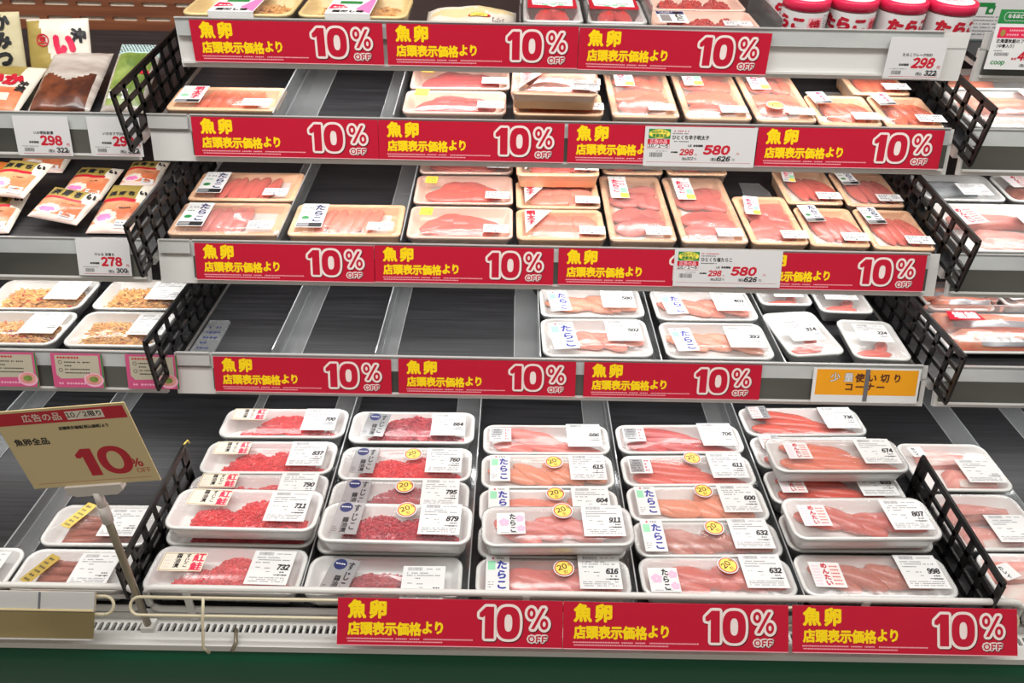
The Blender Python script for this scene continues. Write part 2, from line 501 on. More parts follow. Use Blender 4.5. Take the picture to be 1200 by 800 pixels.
# ---- shelves: one unit per bay and level, each with a board, a white front and a price rail
SHELF_LABEL = {
 (0, 'c'): 'topmost black shelf with white front, carrying jars and roe packs above the highest red signs',
 (1, 'c'): 'second black shelf from the top, middle bay, with pale orange roe trays at right',
 (2, 'c'): 'third black shelf from the top, middle bay, full of peach trays of pink roe',
 (3, 'c'): 'mostly empty black shelf just above the bottom deck, middle bay',
 (1, 'l'): 'upper left bay shelf with squid pouches in front of the wood panel',
 (2, 'l'): 'middle left bay shelf under the gold labelled pouches',
 (3, 'l'): 'lower left bay shelf under the white trays of yellow shreds',
 (0, 'r'): 'top right bay shelf behind the tag with the green heading',
 (1, 'r'): 'second right bay shelf under two trays of salmon pieces',
 (2, 'r'): 'third right bay shelf under white trays of pale fish',
 (3, 'r'): 'lowest right bay shelf under the wrapped salmon fillets'}
def shelf_unit(row, bay, x0, x1, rails, white_band=False):
    Y, Z, ts, tl = ROW[row]
    root = empty('display_shelf', SHELF(row))
    tag(root, SHELF_LABEL[(row, bay)], 'shelf', 'refrigerator shelves', None)
    inv = SHELF(row).inverted()
    D = (1.497 - Y) / math.cos(rad(tl)) - 0.01
    s_ = SURF[row]
    b = MB(); b.box(x0, x1, 0.006, D, s_ - 0.006, s_); b.build('shelf_board', ['black_board'], root, I4)
    th = 0.013 if row == 0 else 0.022; ld = 0.037 if row == 3 else 0.062
    b = MB(); b.box(x0, x1, 0.012, D, s_ - th, s_ - 0.0065); b.build('shelf_tray', ['white_metal'], root, I4)
    b = MB()
    b.box(x0, x1, -0.0640, -0.0195, -0.016, -0.0085)
    b.box(x0, x1, -0.022, 0.0012, -0.0105, -0.0085)
    o = b.build('front_edge', ['white_metal'], root); o.matrix_basis = inv @ STRIP(row)
    b = MB(); b.box(x0 + 0.02, x1 - 0.02, ld - 0.018, ld + 0.018, s_ - th - 0.0050, s_ - th - 0.0002); b.build('added_fill_housing', ['white_metal'], root, I4)  # invented housing above the added fill light
    l = bpy.data.lights.new('added_shelf_fill', 'AREA'); l.shape = 'RECTANGLE'; l.size = min(x1 - x0, 1.3) - 0.06; l.size_y = 0.022; l.energy = FILL_POWER * l.size * (0.62 if row == 3 else 1.0); l.color = (1.0, 0.985, 0.96)  # fill light added under the shelf to brighten the goods below
    lo = bpy.data.objects.new('added_shelf_fill', l); COL.objects.link(lo); lo.parent = root
    cx_ = (x0 + x1) / 2 if x1 - x0 < 1.3 else (x1 - 0.65 if bay == 'l' else x0 + 0.65)
    lo.matrix_basis = Matrix.Translation((cx_, ld, s_ - th - 0.0062))
    for (a, c_) in rails:
        b = MB()
        b.box(a, c_, -0.021, 0.002, -0.0080, -0.0035, 0)
        if not white_band:
            b.box(a, c_, -0.0545, -0.0212, -0.0080, -0.0035, 1)
        b.box(a, c_, -0.0580, -0.0547, -0.0080, -0.0025, 2)
        b.box(a, c_, 0.0021, 0.0036, -0.0080, -0.0015, 3)
        o = b.build('price_rail', ['rail_pale', 'rail_dark', 'white_metal', 'rail_clear'], root); o.matrix_basis = inv @ STRIP(row)
    return root
shelf_unit(0, 'c', -0.480, 0.640, [(-0.478, 0.600)], True)
shelf_unit(1, 'c', -0.532, 0.640, [(-0.470, 0.632)])
shelf_unit(2, 'c', -0.536, 0.648, [(-0.482, 0.630)])
shelf_unit(3, 'c', -0.512, 0.638, [(-0.453, 0.628)])
shelf_unit(1, 'l', -1.43, -0.553, [(-1.43, -0.556)])
shelf_unit(2, 'l', -1.43, -0.553, [(-1.43, -0.556)])
shelf_unit(3, 'l', -1.43, -0.528, [(-1.43, -0.530)])
shelf_unit(0, 'r', 0.660, 1.43, [(0.668, 1.43)])
shelf_unit(1, 'r', 0.658, 1.43, [(0.662, 1.43)])
shelf_unit(2, 'r', 0.667, 1.43, [(0.670, 1.43)])
shelf_unit(3, 'r', 0.655, 1.43, [(0.660, 1.43)])
# loose clear rail ends that bridge the bays at left
for row, x0, x1, txt in ((1, -0.532, -0.474, 'clear plastic rail end between bays beside the topmost red sign column, upper left'),
                         (2, -0.532, -0.486, 'clear plastic rail end beside the third row of red signs at left'),
                         (3, -0.508, -0.457, 'clear plastic rail end beside the lowest shelf sign at left')):
    b = MB(); b.box(x0, x1, -0.0175, 0.002, -0.0078, -0.0040, 0); b.box(x0, x1, 0.0021, 0.0036, -0.0078, -0.002, 0)
    tag(b.build('rail_end', ['rail_clear'], None, STRIP(row)), txt, 'rail end', 'clear rail ends')

# ---- black lattice dividers
def lattice(row, x, df, db, label, deck=False):
    b = MB(); T = 0.0018
    def bar(d0, h0, d1, h1, w):
        dx, dy = d1 - d0, h1 - h0; L = math.hypot(dx, dy); w *= 1.45; nx, ny = -dy / L * w / 2, dx / L * w / 2
        b.add([(-T, d0 + nx, h0 + ny), (-T, d1 + nx, h1 + ny), (-T, d1 - nx, h1 - ny), (-T, d0 - nx, h0 - ny),
               (T, d0 + nx, h0 + ny), (T, d1 + nx, h1 + ny), (T, d1 - nx, h1 - ny), (T, d0 - nx, h0 - ny)],
              [(3, 2, 1, 0), (4, 5, 6, 7), (0, 1, 5, 4), (1, 2, 6, 5), (2, 3, 7, 6), (3, 0, 4, 7)], 0)
    if not deck:
        ht, hb = 0.053, SURF[row] + 0.005
        m1, m2 = 0.029, 0.005
        bar(df - 0.003, ht, db, ht - 0.008, 0.0065)
        bar(df, m1, db, m1 - 0.005, 0.0045); bar(df, m2, db, m2 - 0.002, 0.0045)
        bar(0.022, hb, db, hb, 0.008)
        bar(df, ht, df, -0.0265, 0.006); bar(df + 0.033, ht, df + 0.033, -0.0265, 0.006)
        bar(df - 0.003, -0.0265, df + 0.036, -0.0265, 0.006); bar(df, -0.010, df + 0.033, -0.010, 0.004)
        d = 0.026; k = 0
        while d < db + 0.002:
            bar(d, hb, d, ht - 0.004, 0.0065 if k % 2 == 0 else 0.0045); d += 0.0345; k += 1
        bar(db - 0.003, hb - 0.005, db - 0.003, ht - 0.008, 0.007)
        for d in (0.030, db - 0.02):
            bar(d, hb, d, SURF[row], 0.006)
    else:
        ht, hb = 0.018, SURF[row] + 0.004
        bar(df - 0.003, ht, db, ht + 0.004, 0.0065); bar(df, -0.008, db, -0.006, 0.0045); bar(df, -0.032, db, -0.032, 0.0045)
        bar(df + 0.03, hb, db, hb, 0.008)
        d = df; k = 0
        while d < db + 0.002:
            bar(d, hb if d > df + 0.02 else -0.034, d, ht, 0.0065 if k % 2 == 0 else 0.0045); d += 0.0345; k += 1
        bar(db - 0.003, hb - 0.004, db - 0.003, ht + 0.002, 0.006)
    o = b.build('lattice_divider', ['black_plastic'], None, SHELF(row, x))
    tag(o, label, 'shelf divider', 'black lattice dividers')
    return o
lattice(1, -0.5425, -0.047, 0.30, 'black lattice divider beside the green food pouch, topmost of the left four')
lattice(2, -0.5440, -0.047, 0.30, 'black lattice divider right of the gold labelled pouches')
lattice(3, -0.5195, -0.047, 0.32, 'black lattice divider right of the trays of yellow shreds')
g = lattice(4, -0.4690, 0.022, 0.240, 'black lattice divider on the bottom deck behind the cream price board', True)
b = MB(); b.tube([(0, 0.236, 0.020), (0, 0.240, 0.026), (0.004, 0.246, 0.029), (0.007, 0.243, 0.026)], 0.0016, 0)
b.build('wire_clip', ['gold_foil'], g, I4)
lattice(1, 0.6490, -0.047, 0.28, 'black lattice divider under the jar price card, topmost of the right four')
lattice(2, 0.6575, -0.047, 0.28, 'black lattice divider between peach roe trays and white trays of pale fish')
lattice(3, 0.6465, -0.047, 0.28, 'black lattice divider beside the wrapped salmon fillets')
lattice(4, 0.6020, 0.022, 0.245, 'black lattice divider on the bottom deck above the rightmost lower sign', True)

# ---- clear acrylic dividers: a foot on the board and an upright fin
def fin(row, x0, x1, wall, d0, d1, h, label, cap=0.03):
    b = MB()
    z = SURF[row]
    if x0 is not None:
        b.slab([(x0, d0), (x1, d0), (x1, d1 - cap), (x1 - (x1 - x0) * 0.25, d1), (x0, d1)], z + 0.0003, z + 0.0013, 0)
        for a in (x0, x1):
            b.box(a - 0.0004, a + 0.0004, d0, d1 - cap, z + 0.0003, z + 0.0015, 1)
    o = None
    if wall is not None:
        b.box(wall - 0.0007, wall + 0.0007, d0, d1, z + 0.0014, z + h, 0)
        b.box(wall - 0.0008, wall + 0.0008, d0, d1, z + h, z + h + 0.0010, 1)
    o = b.build('acrylic_divider', ['acrylic', 'acrylic_edge'], None, SHELF(row))
    tag(o, label, 'shelf divider', 'clear acrylic dividers')
fin(1, -0.350, -0.302, -0.351, 0.012, 0.30, 0.030, 'clear acrylic divider right of the lone tray on the second shelf')
fin(1, -0.205, -0.178, -0.176, 0.012, 0.26, 0.030, 'clear acrylic divider left of the two red roe trays on the second shelf')
fin(1, 0.480, 0.550, None, 0.115, 0.185, 0.03, 'clear acrylic foot on the bare patch of the second shelf at right')
fin(2, -0.386, -0.355, -0.3545, 0.012, 0.34, 0.032, 'clear acrylic divider between the left peach trays of the third shelf')
fin(2, -0.205, -0.178, -0.1685, 0.012, 0.34, 0.030, 'clear acrylic divider behind the lone middle tray of the third shelf')
fin(2, 0.405, 0.452, None, 0.188, 0.27, 0.03, 'clear acrylic foot on the bare patch of the third shelf')
fin(3, -0.362, -0.330, -0.3625, 0.012, 0.46, 0.032, 'clear acrylic divider on the empty shelf, the left one of two')
fin(3, -0.205, -0.180, -0.2055, 0.012, 0.46, 0.030, 'clear acrylic divider in the middle of the empty shelf')
fin(3, 0.006, 0.0455, 0.0462, 0.012, 0.27, 0.028, 'clear acrylic divider left of the white cod roe trays above the deck')
fin(3, 0.195, 0.231, 0.2315, 0.012, 0.30, 0.026, 'clear acrylic divider between the white cod roe trays above the deck')
fin(3, 0.395, 0.4200, 0.4205, 0.012, 0.30, 0.026, 'clear acrylic divider left of the small white trays above the deck')
fin(0, 0.0050, 0.0058, 0.0062, 0.012, 0.25, 0.060, 'tall clear divider left of the red labelled clear packs on the top shelf')
fin(0, 0.0985, 0.0990, 0.0996, 0.012, 0.25, 0.060, 'tall clear divider between the two red labelled clear packs')
fin(0, 0.1870, 0.1880, 0.1884, 0.012, 0.25, 0.060, 'tall clear divider left of the pink tray on the top shelf')
fin(0, 0.3580, 0.3720, 0.3745, 0.016, 0.20, 0.045, 'clear divider left of the jars on the top shelf')
for x0, x1, w, lab in ((-0.300, -0.2600, -0.2590, 'first and second'), (-0.090, -0.0490, -0.0480, 'second and third'),
                       (0.126, 0.1655, 0.1665, 'third and fourth'), (0.338, 0.3770, 0.3780, 'fourth and fifth')):
    fin(4, x0, x1, w, 0.036, 0.74, 0.028, 'clear acrylic divider on the deck between the %s columns of white trays' % lab)
fin(4, -0.4395, -0.4235, None, 0.036, 0.74, 0.02, 'narrow clear divider foot on the deck behind the leftmost red salmon roe trays')
fin(4, 0.735, 0.776, None, 0.036, 0.74, 0.02, 'clear divider foot on the deck right of the pink fish tray')
fin(4, 0.862, 0.900, None, 0.036, 0.74, 0.02, 'clear divider foot on the deck at the right edge of the photo')
fin(4, -0.832, -0.798, -0.833, 0.036, 0.74, 0.02, 'clear divider on the deck running behind the top left of the cream board')
fin(4, -0.672, -0.645, -0.673, 0.036, 0.74, 0.02, 'clear divider on the deck running behind the middle of the cream board')
# bluish clear tab lying at the left front corner of the empty shelf
b = MB(); z = SURF[3]
b.slab([(-0.508, 0.014), (-0.468, 0.014), (-0.470, 0.132), (-0.474, 0.140), (-0.506, 0.140)], z + 0.0002, z + 0.0020, 0)
for k in range(7):
    marks(b, -0.500, 0.024 + 0.015 * k, 0.026, 0.006, 1, z + 0.0022, R, 0.7)
tag(b.build('acrylic_tab', ['acrylic', 'ink_navy'], None, SHELF(3)), 'clear tab with faded blue print lying at the left corner of the empty shelf', 'shelf tab')

# ---- front fence of the deck and the wire that carries the lower signs
def hoop(x0, x1, z0, z1, r):
    pts = []
    for cx, cz, a0 in ((x1 - r, z0 + r, -90), (x1 - r, z1 - r, 0), (x0 + r, z1 - r, 90), (x0 + r, z0 + r, 180)):
        for k in range(6):
            a = rad(a0 + 90 * k / 5); pts.append((cx + r * math.cos(a), cz + r * math.sin(a)))
    pts.append(pts[0]); return pts
def fence(x0, x1, label):
    root = empty('front_fence', Matrix.Translation(((x0 + x1) / 2, 0.619, 0.602)))
    inv = root.matrix_world.inverted()
    tag(root, label, 'fence', 'white deck fences')
    b = MB(); b.tube([(p[0], 0.615, p[1]) for p in hoop(x0, x1, 0.606, 0.6465, 0.013)], 0.0042, 0)
    b.build('frame_tube', ['white_metal'], root, inv)
    b = MB(); b.tube([(x0 + 0.004, 0.615, 0.628), (x1 - 0.004, 0.615, 0.628)], 0.0026, 0)
    b.build('middle_wire', ['white_metal'], root, inv)
    x = x0 + 0.052
    while x < x1 - 0.02:
        b = MB(); b.box(x - 0.0045, x + 0.0045, 0.6105, 0.6130, 0.590, 0.6465, 0)
        b.build('post', ['white_metal'], root, inv); x += 0.42
fence(-1.25, -0.4600, 'white tube fence along the deck front in the left bay behind the clear price rail')
fence(-0.4470, 0.640, 'white tube fence along the deck front behind the three lower red signs')
fence(0.652, 1.30, 'white tube fence along the deck front at the far right edge')
root = empty('sign_wire_holder', STRIP(4, -0.45, -0.02))
tag(root, 'ivory wire loop holder that carries the three lower red signs', 'wire holder', 'ivory wire holders')
inv = root.matrix_world.inverted()
def swire(name, mb):
    o = mb.build(name, ['ivory_metal'], root); o.matrix_basis = inv @ STRIP(4); return o
b = MB(); b.tube([(p[0], p[1], -0.005) for p in hoop(-0.452, 0.618, -0.0265, -0.0050, 0.0105)], 0.0019, 0); swire('wire_loop', b)
for x in (-0.364, -0.02, 0.32):
    b = MB(); b.tube([(x, -0.0040, -0.0032), (x, -0.030, -0.0032), (x, -0.050 if x > -0.3 else -0.066, -0.010)] + ([(x + 0.004, -0.074, -0.018)] if x < -0.3 else []), 0.0019, 0); swire('post', b)
    if x > -0.3: continue
    b = MB(); b.tube([(x + 0.030, -0.050, -0.034), (x + 0.033, -0.064, -0.026), (x + 0.030, -0.074, -0.022)], 0.0024, 0)
    o = b.build('hook', ['stem_metal'], root); o.matrix_basis = inv @ STRIP(4)
root = empty('price_rail_holder', STRIP(4, -0.55, -0.02))
inv = root.matrix_world.inverted()
tag(root, 'clear and olive gold plastic price rail on the deck front at lower left', 'price rail')
XL, XR = -1.2, -0.4915
b = MB(); b.box(XL, XR, -0.0215, 0.0015, 0.0, 0.0030, 0); b.box(XL, XR, -0.0210, 0.0012, -0.0016, -0.0004, 1); b.box(XL, XR, -0.0205, -0.0185, 0.0031, 0.0042, 1); b.box(-0.558, -0.5555, -0.0205, 0.0012, 0.0031, 0.0036, 2)
o = b.build('clear_band', ['rail_clear', 'card_cream', 'ink_grey'], root); o.matrix_basis = inv @ STRIP(4)
b = MB(); b.box(XL, XR, -0.0530, -0.0217, 0.0, 0.0030, 0); b.box(XL, XR, -0.0545, -0.0531, 0.0, 0.0044, 1)
o = b.build('price_channel', ['rail_gold', 'rail_clear'], root); o.matrix_basis = inv @ STRIP(4)
b = MB(); b.tube([(p[0], p[1], -0.0052) for p in hoop(-1.15, -0.472, -0.0265, -0.0050, 0.0105)], 0.0019, 0)
o = b.build('wire_loop', ['ivory_metal'], root); o.matrix_basis = inv @ STRIP(4)

# ------------------------------------------------------------------ red discount signs (one mesh, shared)
SW, SH = 0.2695, 0.0556
def one_shape():
    return [(0.00, 0.68), (0.00, 0.80), (0.20, 1.0), (0.46, 1.0), (0.46, 0.0), (0.17, 0.0), (0.17, 0.72), (0.10, 0.66)]
def grown(mb, pts, r, z, m, n=12):
    for k in range(n):
        a = 2 * math.pi * k / n
        mb.poly([(p[0] + r * math.cos(a), p[1] + r * math.sin(a)) for p in pts], z + k * 6e-6, m)
    mb.poly(pts, z + n * 6e-6, m)
def ten_percent(mb, x, y, h, layers, grow, pct=True, off_text=True):
    """The big 10 % OFF: x, y lower left of the 1, h digit height; layers = [(z, material, grow, dx, dy, full)]."""
    one = [(x + p[0] * h, y + p[1] * h) for p in one_shape()]
    zc = (x + h * 0.92, y + h * 0.5)
    for z, m, g, dx, dy, full in layers:
        sh = lambda pts: [(p[0] + dx, p[1] + dy) for p in pts]
        if g: grown(mb, sh(one), g, z, m)
        else: mb.poly(sh(one), z, m)
        out_ = ell(zc[0] + dx, zc[1] + dy, h * 0.37 + g, h * 0.51 + g, 32, 2.6)
        if full: mb.poly(out_, z, m)
        else: ring_faces(mb, out_, ell(zc[0] + dx, zc[1] + dy, h * 0.125, h * 0.27, 32, 2.6), z, m)
        if pct:
            q = h * 0.66; px_, py_ = x + h * 1.52, y + h * 0.32
            for cx, cy in ((px_ + q * 0.20, py_ + q * 0.74), (px_ + q * 0.82, py_ + q * 0.24)):
                o_ = ell(cx + dx, cy + dy, q * 0.20 + g, q * 0.27 + g, 20)
                if full: mb.poly(o_, z, m)
                else: ring_faces(mb, o_, ell(cx + dx, cy + dy, q * 0.075, q * 0.13, 20), z, m)
            sl = [(px_ + q * 0.18, py_), (px_ + q * 0.34, py_), (px_ + q * 0.88, py_ + q), (px_ + q * 0.72, py_ + q)]
            if g: grown(mb, sh(sl), g, z, m)
            else: mb.poly(sh(sl), z, m)
        if off_text:
            t = h * 0.185; tx, ty = x + h * 1.565, y - h * 0.105
            if g: mb.text('OFF', tx + dx, ty + dy, t * 1.28, m, z, 0.03 + 0.0019 / (t * 1.28), 1.20, gap=0.10)
            else: mb.text('OFF', tx, ty, t * 1.28, m, z, 0.032, 1.20, gap=0.10)

def sign_mesh():
    b = MB()
    b.box(0, SW, -SH, 0, 0.0, 0.0012, 0)
    z = 0.0013
    for i, ch in enumerate('魚卵'):
        b.text(ch, 0.0125 + 0.0250 * i, -0.0232, 0.0218, 1, z, 0.050)
    for i, ch in enumerate('店頭表示価格'):
        b.text(ch, 0.0128 + 0.0146 * i, -0.0432, 0.0160, 1, z, 0.046, 0.92)
    for i, ch in enumerate('より'):
        b.text(ch, 0.1005 + 0.0140 * i, -0.0412, 0.0160, 1, z, 0.046, 0.9)
    marks(b, 0.0118, -0.0484, 0.152, 0.0021, 4, z, random.Random(3), 0.97)
    marks(b, 0.0130, -0.0517, 0.114, 0.0021, 4, z, random.Random(4), 0.97)
    ten_percent(b, 0.1700, -0.0450, 0.0375,
                [(0.0014, 3, 0.0034, 0.0009, -0.0009, True), (0.0016, 2, 0.0032, 0, 0, True), (0.0018, 0, 0.0, 0, 0, False)], 0)
    b.quad(0, -SH, SW, -SH + 0.0009, z, 4)
    me = b.build('discount_sign', ['sign_red', 'sign_yellow', 'sign_white', 'sign_shadow', 'sign_small'])
    return me
SIGNS = [
 (0, -0.4567, 0.0, 0, 0, 'red ten percent off sign under the two yellow tubs, top row'),
 (0, -0.1817, 0.0, 0, 0, 'red ten percent off sign under the white pouch and clear packs, top row'),
 (0, 0.0890, -0.0010, 0.0005, -0.6, 'red ten percent off sign under the pink tray of red roe, top row'),
 (1, -0.4669, 0.0, 0, 0, 'red ten percent off sign under the lone orange roe tray, second row'),
 (1, -0.1968, 0.0, 0.0006, 0, 'red ten percent off sign under the two red roe trays, second row'),
 (1, 0.0780, -0.0002, 0, 0, 'red ten percent off sign half covered by the 580 card, second row'),
 (1, 0.3530, 0.0, 0, 0, 'red ten percent off sign right of the 580 card, second row'),
 (2, -0.4773, -0.0010, 0, 0, 'red ten percent off sign under three peach trays, third row at left'),
 (2, -0.2068, 0.0, 0.0006, 0, 'red ten percent off sign in the middle of the third row, second from left'),
 (2, 0.0700, 0.0010, 0, 0, 'red ten percent off sign half covered on the right by the card, third row'),
 (2, 0.3545, 0.0, 0, 0, 'red ten percent off sign half covered on the left by the card, third row'),
 (3, -0.4498, -0.0015, 0, 0, 'red ten percent off sign on the empty shelf edge, leftmost of three'),
 (3, -0.1695, 0.0, 0, 0, 'red ten percent off sign on the empty shelf edge, middle of three'),
 (3, 0.1124, 0.0, 0, 0, 'red ten percent off sign under the white cod roe trays, left of the orange card'),
 (4, -0.2011, 0.0, 0, 0, 'red ten percent off sign on the deck front, leftmost, above the green bumper'),
 (4, 0.0689, 0.0, 0.0006, 0, 'red ten percent off sign on the deck front, middle one above the green bumper'),
 (4, 0.3435, 0.0, 0, 0, 'red ten percent off sign on the deck front, rightmost above the green bumper')]
sign0 = sign_mesh()
for k, (row, x, up, out_, rz, lab) in enumerate(SIGNS):
    o = sign0 if k == 0 else sign0.copy()
    if k: COL.objects.link(o)
    o.matrix_world = STRIP(row, x, up, out_ - 0.0008 if row < 4 else out_) @ Matrix.Rotation(rad(rz), 4, 'Z')
    tag(o, lab, 'sign', 'red discount signs')

# ------------------------------------------------------------------ price cards on the rails
CARD_MATS = ['card_grey', 'ink_black', 'ink_red', 'ink_grey', 'ink_green', 'ink_yellow', 'sign_red', 'label_white', 'sign_small']
def small_card(row, x, up, name_, price, tax, label, italic=0.0, w=0.0800, h=0.0555, rz=0.0, out=0.0):
    b = MB(); rng = random.Random(hash(name_) % 999 if False else len(name_) * 7 + int(price))
    b.box(0, w, -h, 0, 0, 0.0009, 0); z = 0.0010
    n_ = len(name_); fs = min(0.0048, 0.050 / n_)
    b.text(name_, w * 0.52, -h * 0.46, fs, 1, z, 0.03, align='c')
    marks(b, w * 0.46, -h * 0.54, 0.010, 0.0016, 3, z, rng)
    b.text('本体価格', w * 0.23, -h * 0.69, 0.0036, 1, z, 0.04)
    b.text(price, w * 0.455, -h * 0.755, 0.0170, 2, z, 0.055, 1.0, italic)
    b.text('円', w * 0.905, -h * 0.755, 0.0048, 2, z, 0.02)
    b.text('(税込', w * 0.56, -h * 0.92, 0.0050, 1, z, 0.02, 0.8)
    b.text(tax, w * 0.715, -h * 0.93, 0.0090, 1, z, 0.05, 1.0, italic)
    b.text('円)', w * 0.885, -h * 0.92, 0.0042, 1, z, 0.02, 0.9)
    barcode(b, w * 0.13, -h * 0.90, w * 0.17, h * 0.095, 1, z, rng)
    marks(b, w * 0.09, -h * 0.775, w * 0.3, 0.0013, 3, z, rng)
    b.quad(w * 0.10, -h * 0.955, w * 0.96, -h * 0.945, z, 2)
    o = b.build('price_card', CARD_MATS, None, STRIP(row, x, up, out + 0.0002) @ Matrix.Rotation(rad(rz), 4, 'Z'))
    tag(o, label, 'price card', 'white price cards'); return o
small_card(1, -0.7250, -0.0030, 'いか明松前漬', '298', '322', 'white 298 yen price card under the brown food pouch')
small_card(1, -0.6180, -0.0025, 'いかオクラ200g', '298', '322', 'white 298 yen price card partly hidden by a lattice divider, under the green pouch', w=0.0760)
small_card(2, -0.6550, 0.0025, 'マルヨ 浜育ち', '278', '300', 'white 278 yen price card under the gold labelled pouches')
small_card(0, 0.5255, -0.0050, 'たらこフレーク500', '298', '322', 'white 298 yen price card under the jars', italic=0.2, w=0.0810, out=0.0006)
def big_card(row, x, up, name_, label):
    b = MB(); w, h = 0.1620, 0.0560; rng = random.Random(len(name_))
    b.box(0, w, -h, 0, 0, 0.0010, 0); z = 0.0011
    b.quad(0.0055, -0.0170, 0.0370, -0.0035, z, 4); b.poly(ell(0.02125, -0.01025, 0.0152, 0.0063, 28), z + 0.0001, 5)
    b.text('WEBチラシ', 0.02125, -0.0100, 0.0052, 4, z + 0.0002, 0.03, 0.9, align='c')
    b.text('掲載商品', 0.02125, -0.0155, 0.0054, 4, z + 0.0002, 0.03, align='c')
    b.quad(0.0045, -0.0310, 0.0365, -0.0177, z, 2); b.quad(0.0050, -0.0305, 0.0360, -0.0248, z + 0.0001, 7)
    b.text('広告の品', 0.0205, -0.0241, 0.0064, 8, z + 0.0001, 0.03, align='c')
    b.text('10/1~5', 0.0205, -0.0298, 0.0056, 1, z + 0.0002, 0.04, 1.15, align='c')
    barcode(b, 0.0085, -0.0430, 0.0190, 0.0065, 1, z, rng); marks(b, 0.018, -0.0352, 0.016, 0.0013, 3, z, rng)
    marks(b, 0.0400, -0.0072, 0.026, 0.0022, 2, z, rng); marks(b, 0.0400, -0.0105, 0.024, 0.0020, 3, z, rng)
    for i, ch in enumerate(name_):
        b.text(ch, 0.0395 + 0.0060 * i, -0.0180, 0.0066, 1, z, 0.03, 0.9)
    marks(b, 0.0400, -0.0215, 0.024, 0.0018, 1, z, rng)
    b.text('1点', 0.0690, -0.0280, 0.0036, 1, z, 0.03, align='r'); b.text('本体価格', 0.0710, -0.0280, 0.0036, 1, z, 0.05)
    b.text('本体価格', 0.0390, -0.0370, 0.0026, 1, z, 0.05)
    b.text('298', 0.0520, -0.0405, 0.0108, 2, z, 0.05, 1.0, 0.2); b.text('円', 0.0740, -0.0405, 0.0034, 2, z)
    b.text('(税込', 0.0560, -0.0468, 0.0040, 1, z, 0.02, 0.8); b.text('322', 0.0630, -0.0468, 0.0052, 1, z, 0.03, 1.0, 0.2); b.text('円)', 0.0735, -0.0468, 0.0040, 1, z, 0.0, 0.8)
    b.text('580', 0.0865, -0.0392, 0.0160, 2, z, 0.065, 1.28, 0.2); b.text('円', 0.1345, -0.0392, 0.0046, 2, z)
    b.text('(税込', 0.0980, -0.0475, 0.0050, 1, z, 0.02, 0.8); b.text('626', 0.1070, -0.0482, 0.0088, 1, z, 0.06, 1.2, 0.2); b.text('円)', 0.1290, -0.0475, 0.0046, 1, z, 0.0, 0.8)
    b.quad(0.004, -0.0503, 0.157, -0.0499, z, 2)
    o = b.build('price_card', CARD_MATS, None, STRIP(row, x, up, 0.0018))
    tag(o, label, 'price card', 'white price cards')
big_card(1, 0.1890, -0.0015, 'ひとくち辛子明太子', 'wide white 580 yen price card with green oval, second row of signs')
big_card(2, 0.2440, 0.0030, 'ひとくち塩たらこ', 'wide white 580 yen price card with green oval, third row of signs')
# orange corner card
b = MB(); b.box(0, 0.1625, -0.0545, 0, 0, 0.0010, 0); z = 0.0011
b.quad(0.0050, -0.0425, 0.1590, -0.0020, z, 1)
for i, (ch, m) in enumerate(zip('少量', (0, 0))):
    b.text(ch, 0.026 + 0.0205 * i, -0.0215, 0.0150, 3, z + 0.0001, 0.05); b.text(ch, 0.026 + 0.0205 * i, -0.0215, 0.0150, m, z + 0.0002, 0.012)
for i, ch in enumerate('使い切り'):
    b.text(ch, 0.0640 + 0.0190 * i, -0.0215, 0.0140, 2, z + 0.0001, 0.045)
for i, ch in enumerate('コーナー'):
    b.text(ch, 0.0490 + 0.0160 * i, -0.0360, 0.0140, 2, z + 0.0001, 0.045)
b.box(0.0790, 0.0850, -0.0515, -0.0015, 0.0012, 0.0022, 3)
o = b.build('corner_card', ['label_white', 'card_orange', 'ink_brown', 'ink_grey'], None, STRIP(3, 0.4605, -0.0020, 0.0))
tag(o, 'orange card with a white border on the shelf edge under the small white trays', 'price card', None)
# pink recipe cards in the lower left rail
def recipe_card(x, label):
    b = MB(); rng = random.Random(5); w, h = 0.0780, 0.0540
    b.box(0, w, -h, 0, 0, 0.0009, 0); z = 0.0010
    b.poly([(0.006, -0.003), (w - 0.006, -0.003), (w - 0.006, -h * 0.70), (0.012, -h * 0.74), (0.006, -h * 0.62)], z, 1)
    b.quad(w - 0.0025, -h, w, 0, z, 4)
    marks(b, 0.0095, -0.0085, 0.034, 0.0040, 5, z + 0.0001, rng, 0.98)
    for k in range(4):
        marks(b, 0.0195, -0.0150 - 0.0056 * k, 0.040 if k != 1 else 0.012, 0.0026, 2, z + 0.0001, rng, 0.95)
    for y in (-0.0140, -0.0262):
        ring_faces(b, ell(0.0135, y, 0.0030, 0.0030, 14), ell(0.0135, y, 0.0022, 0.0022, 14), z + 0.0001, 2)
    marks(b, 0.0080, -0.0495, 0.046, 0.0042, 3, z + 0.0001, rng, 0.98)
    c_ = (w - 0.0160, -h + 0.0125)
    b.poly(ell(c_[0], c_[1], 0.0150, 0.0110, 28), z + 0.0001, 3); b.poly(ell(c_[0], c_[1] + 0.0010, 0.0125, 0.0085, 24), z + 0.0002, 6); b.poly(ell(c_[0], c_[1] + 0.0012, 0.0070, 0.0045, 20), z + 0.0003, 7)
    o = b.build('recipe_card', ['card_pink', 'card_taupe', 'ink_black', 'ink_softpink', 'ink_green', 'ink_red', 'fish_pink', 'green_food'], None, STRIP(3, x, -0.0005, 0.0))
    tag(o, label, 'recipe card', 'pink recipe cards')
recipe_card(-0.7960, 'pink recipe card cut by the left edge of the photo')
recipe_card(-0.6955, 'pink recipe card, the complete middle one under the trays of yellow shreds')
recipe_card(-0.5825, 'pink recipe card partly hidden by the lattice divider')
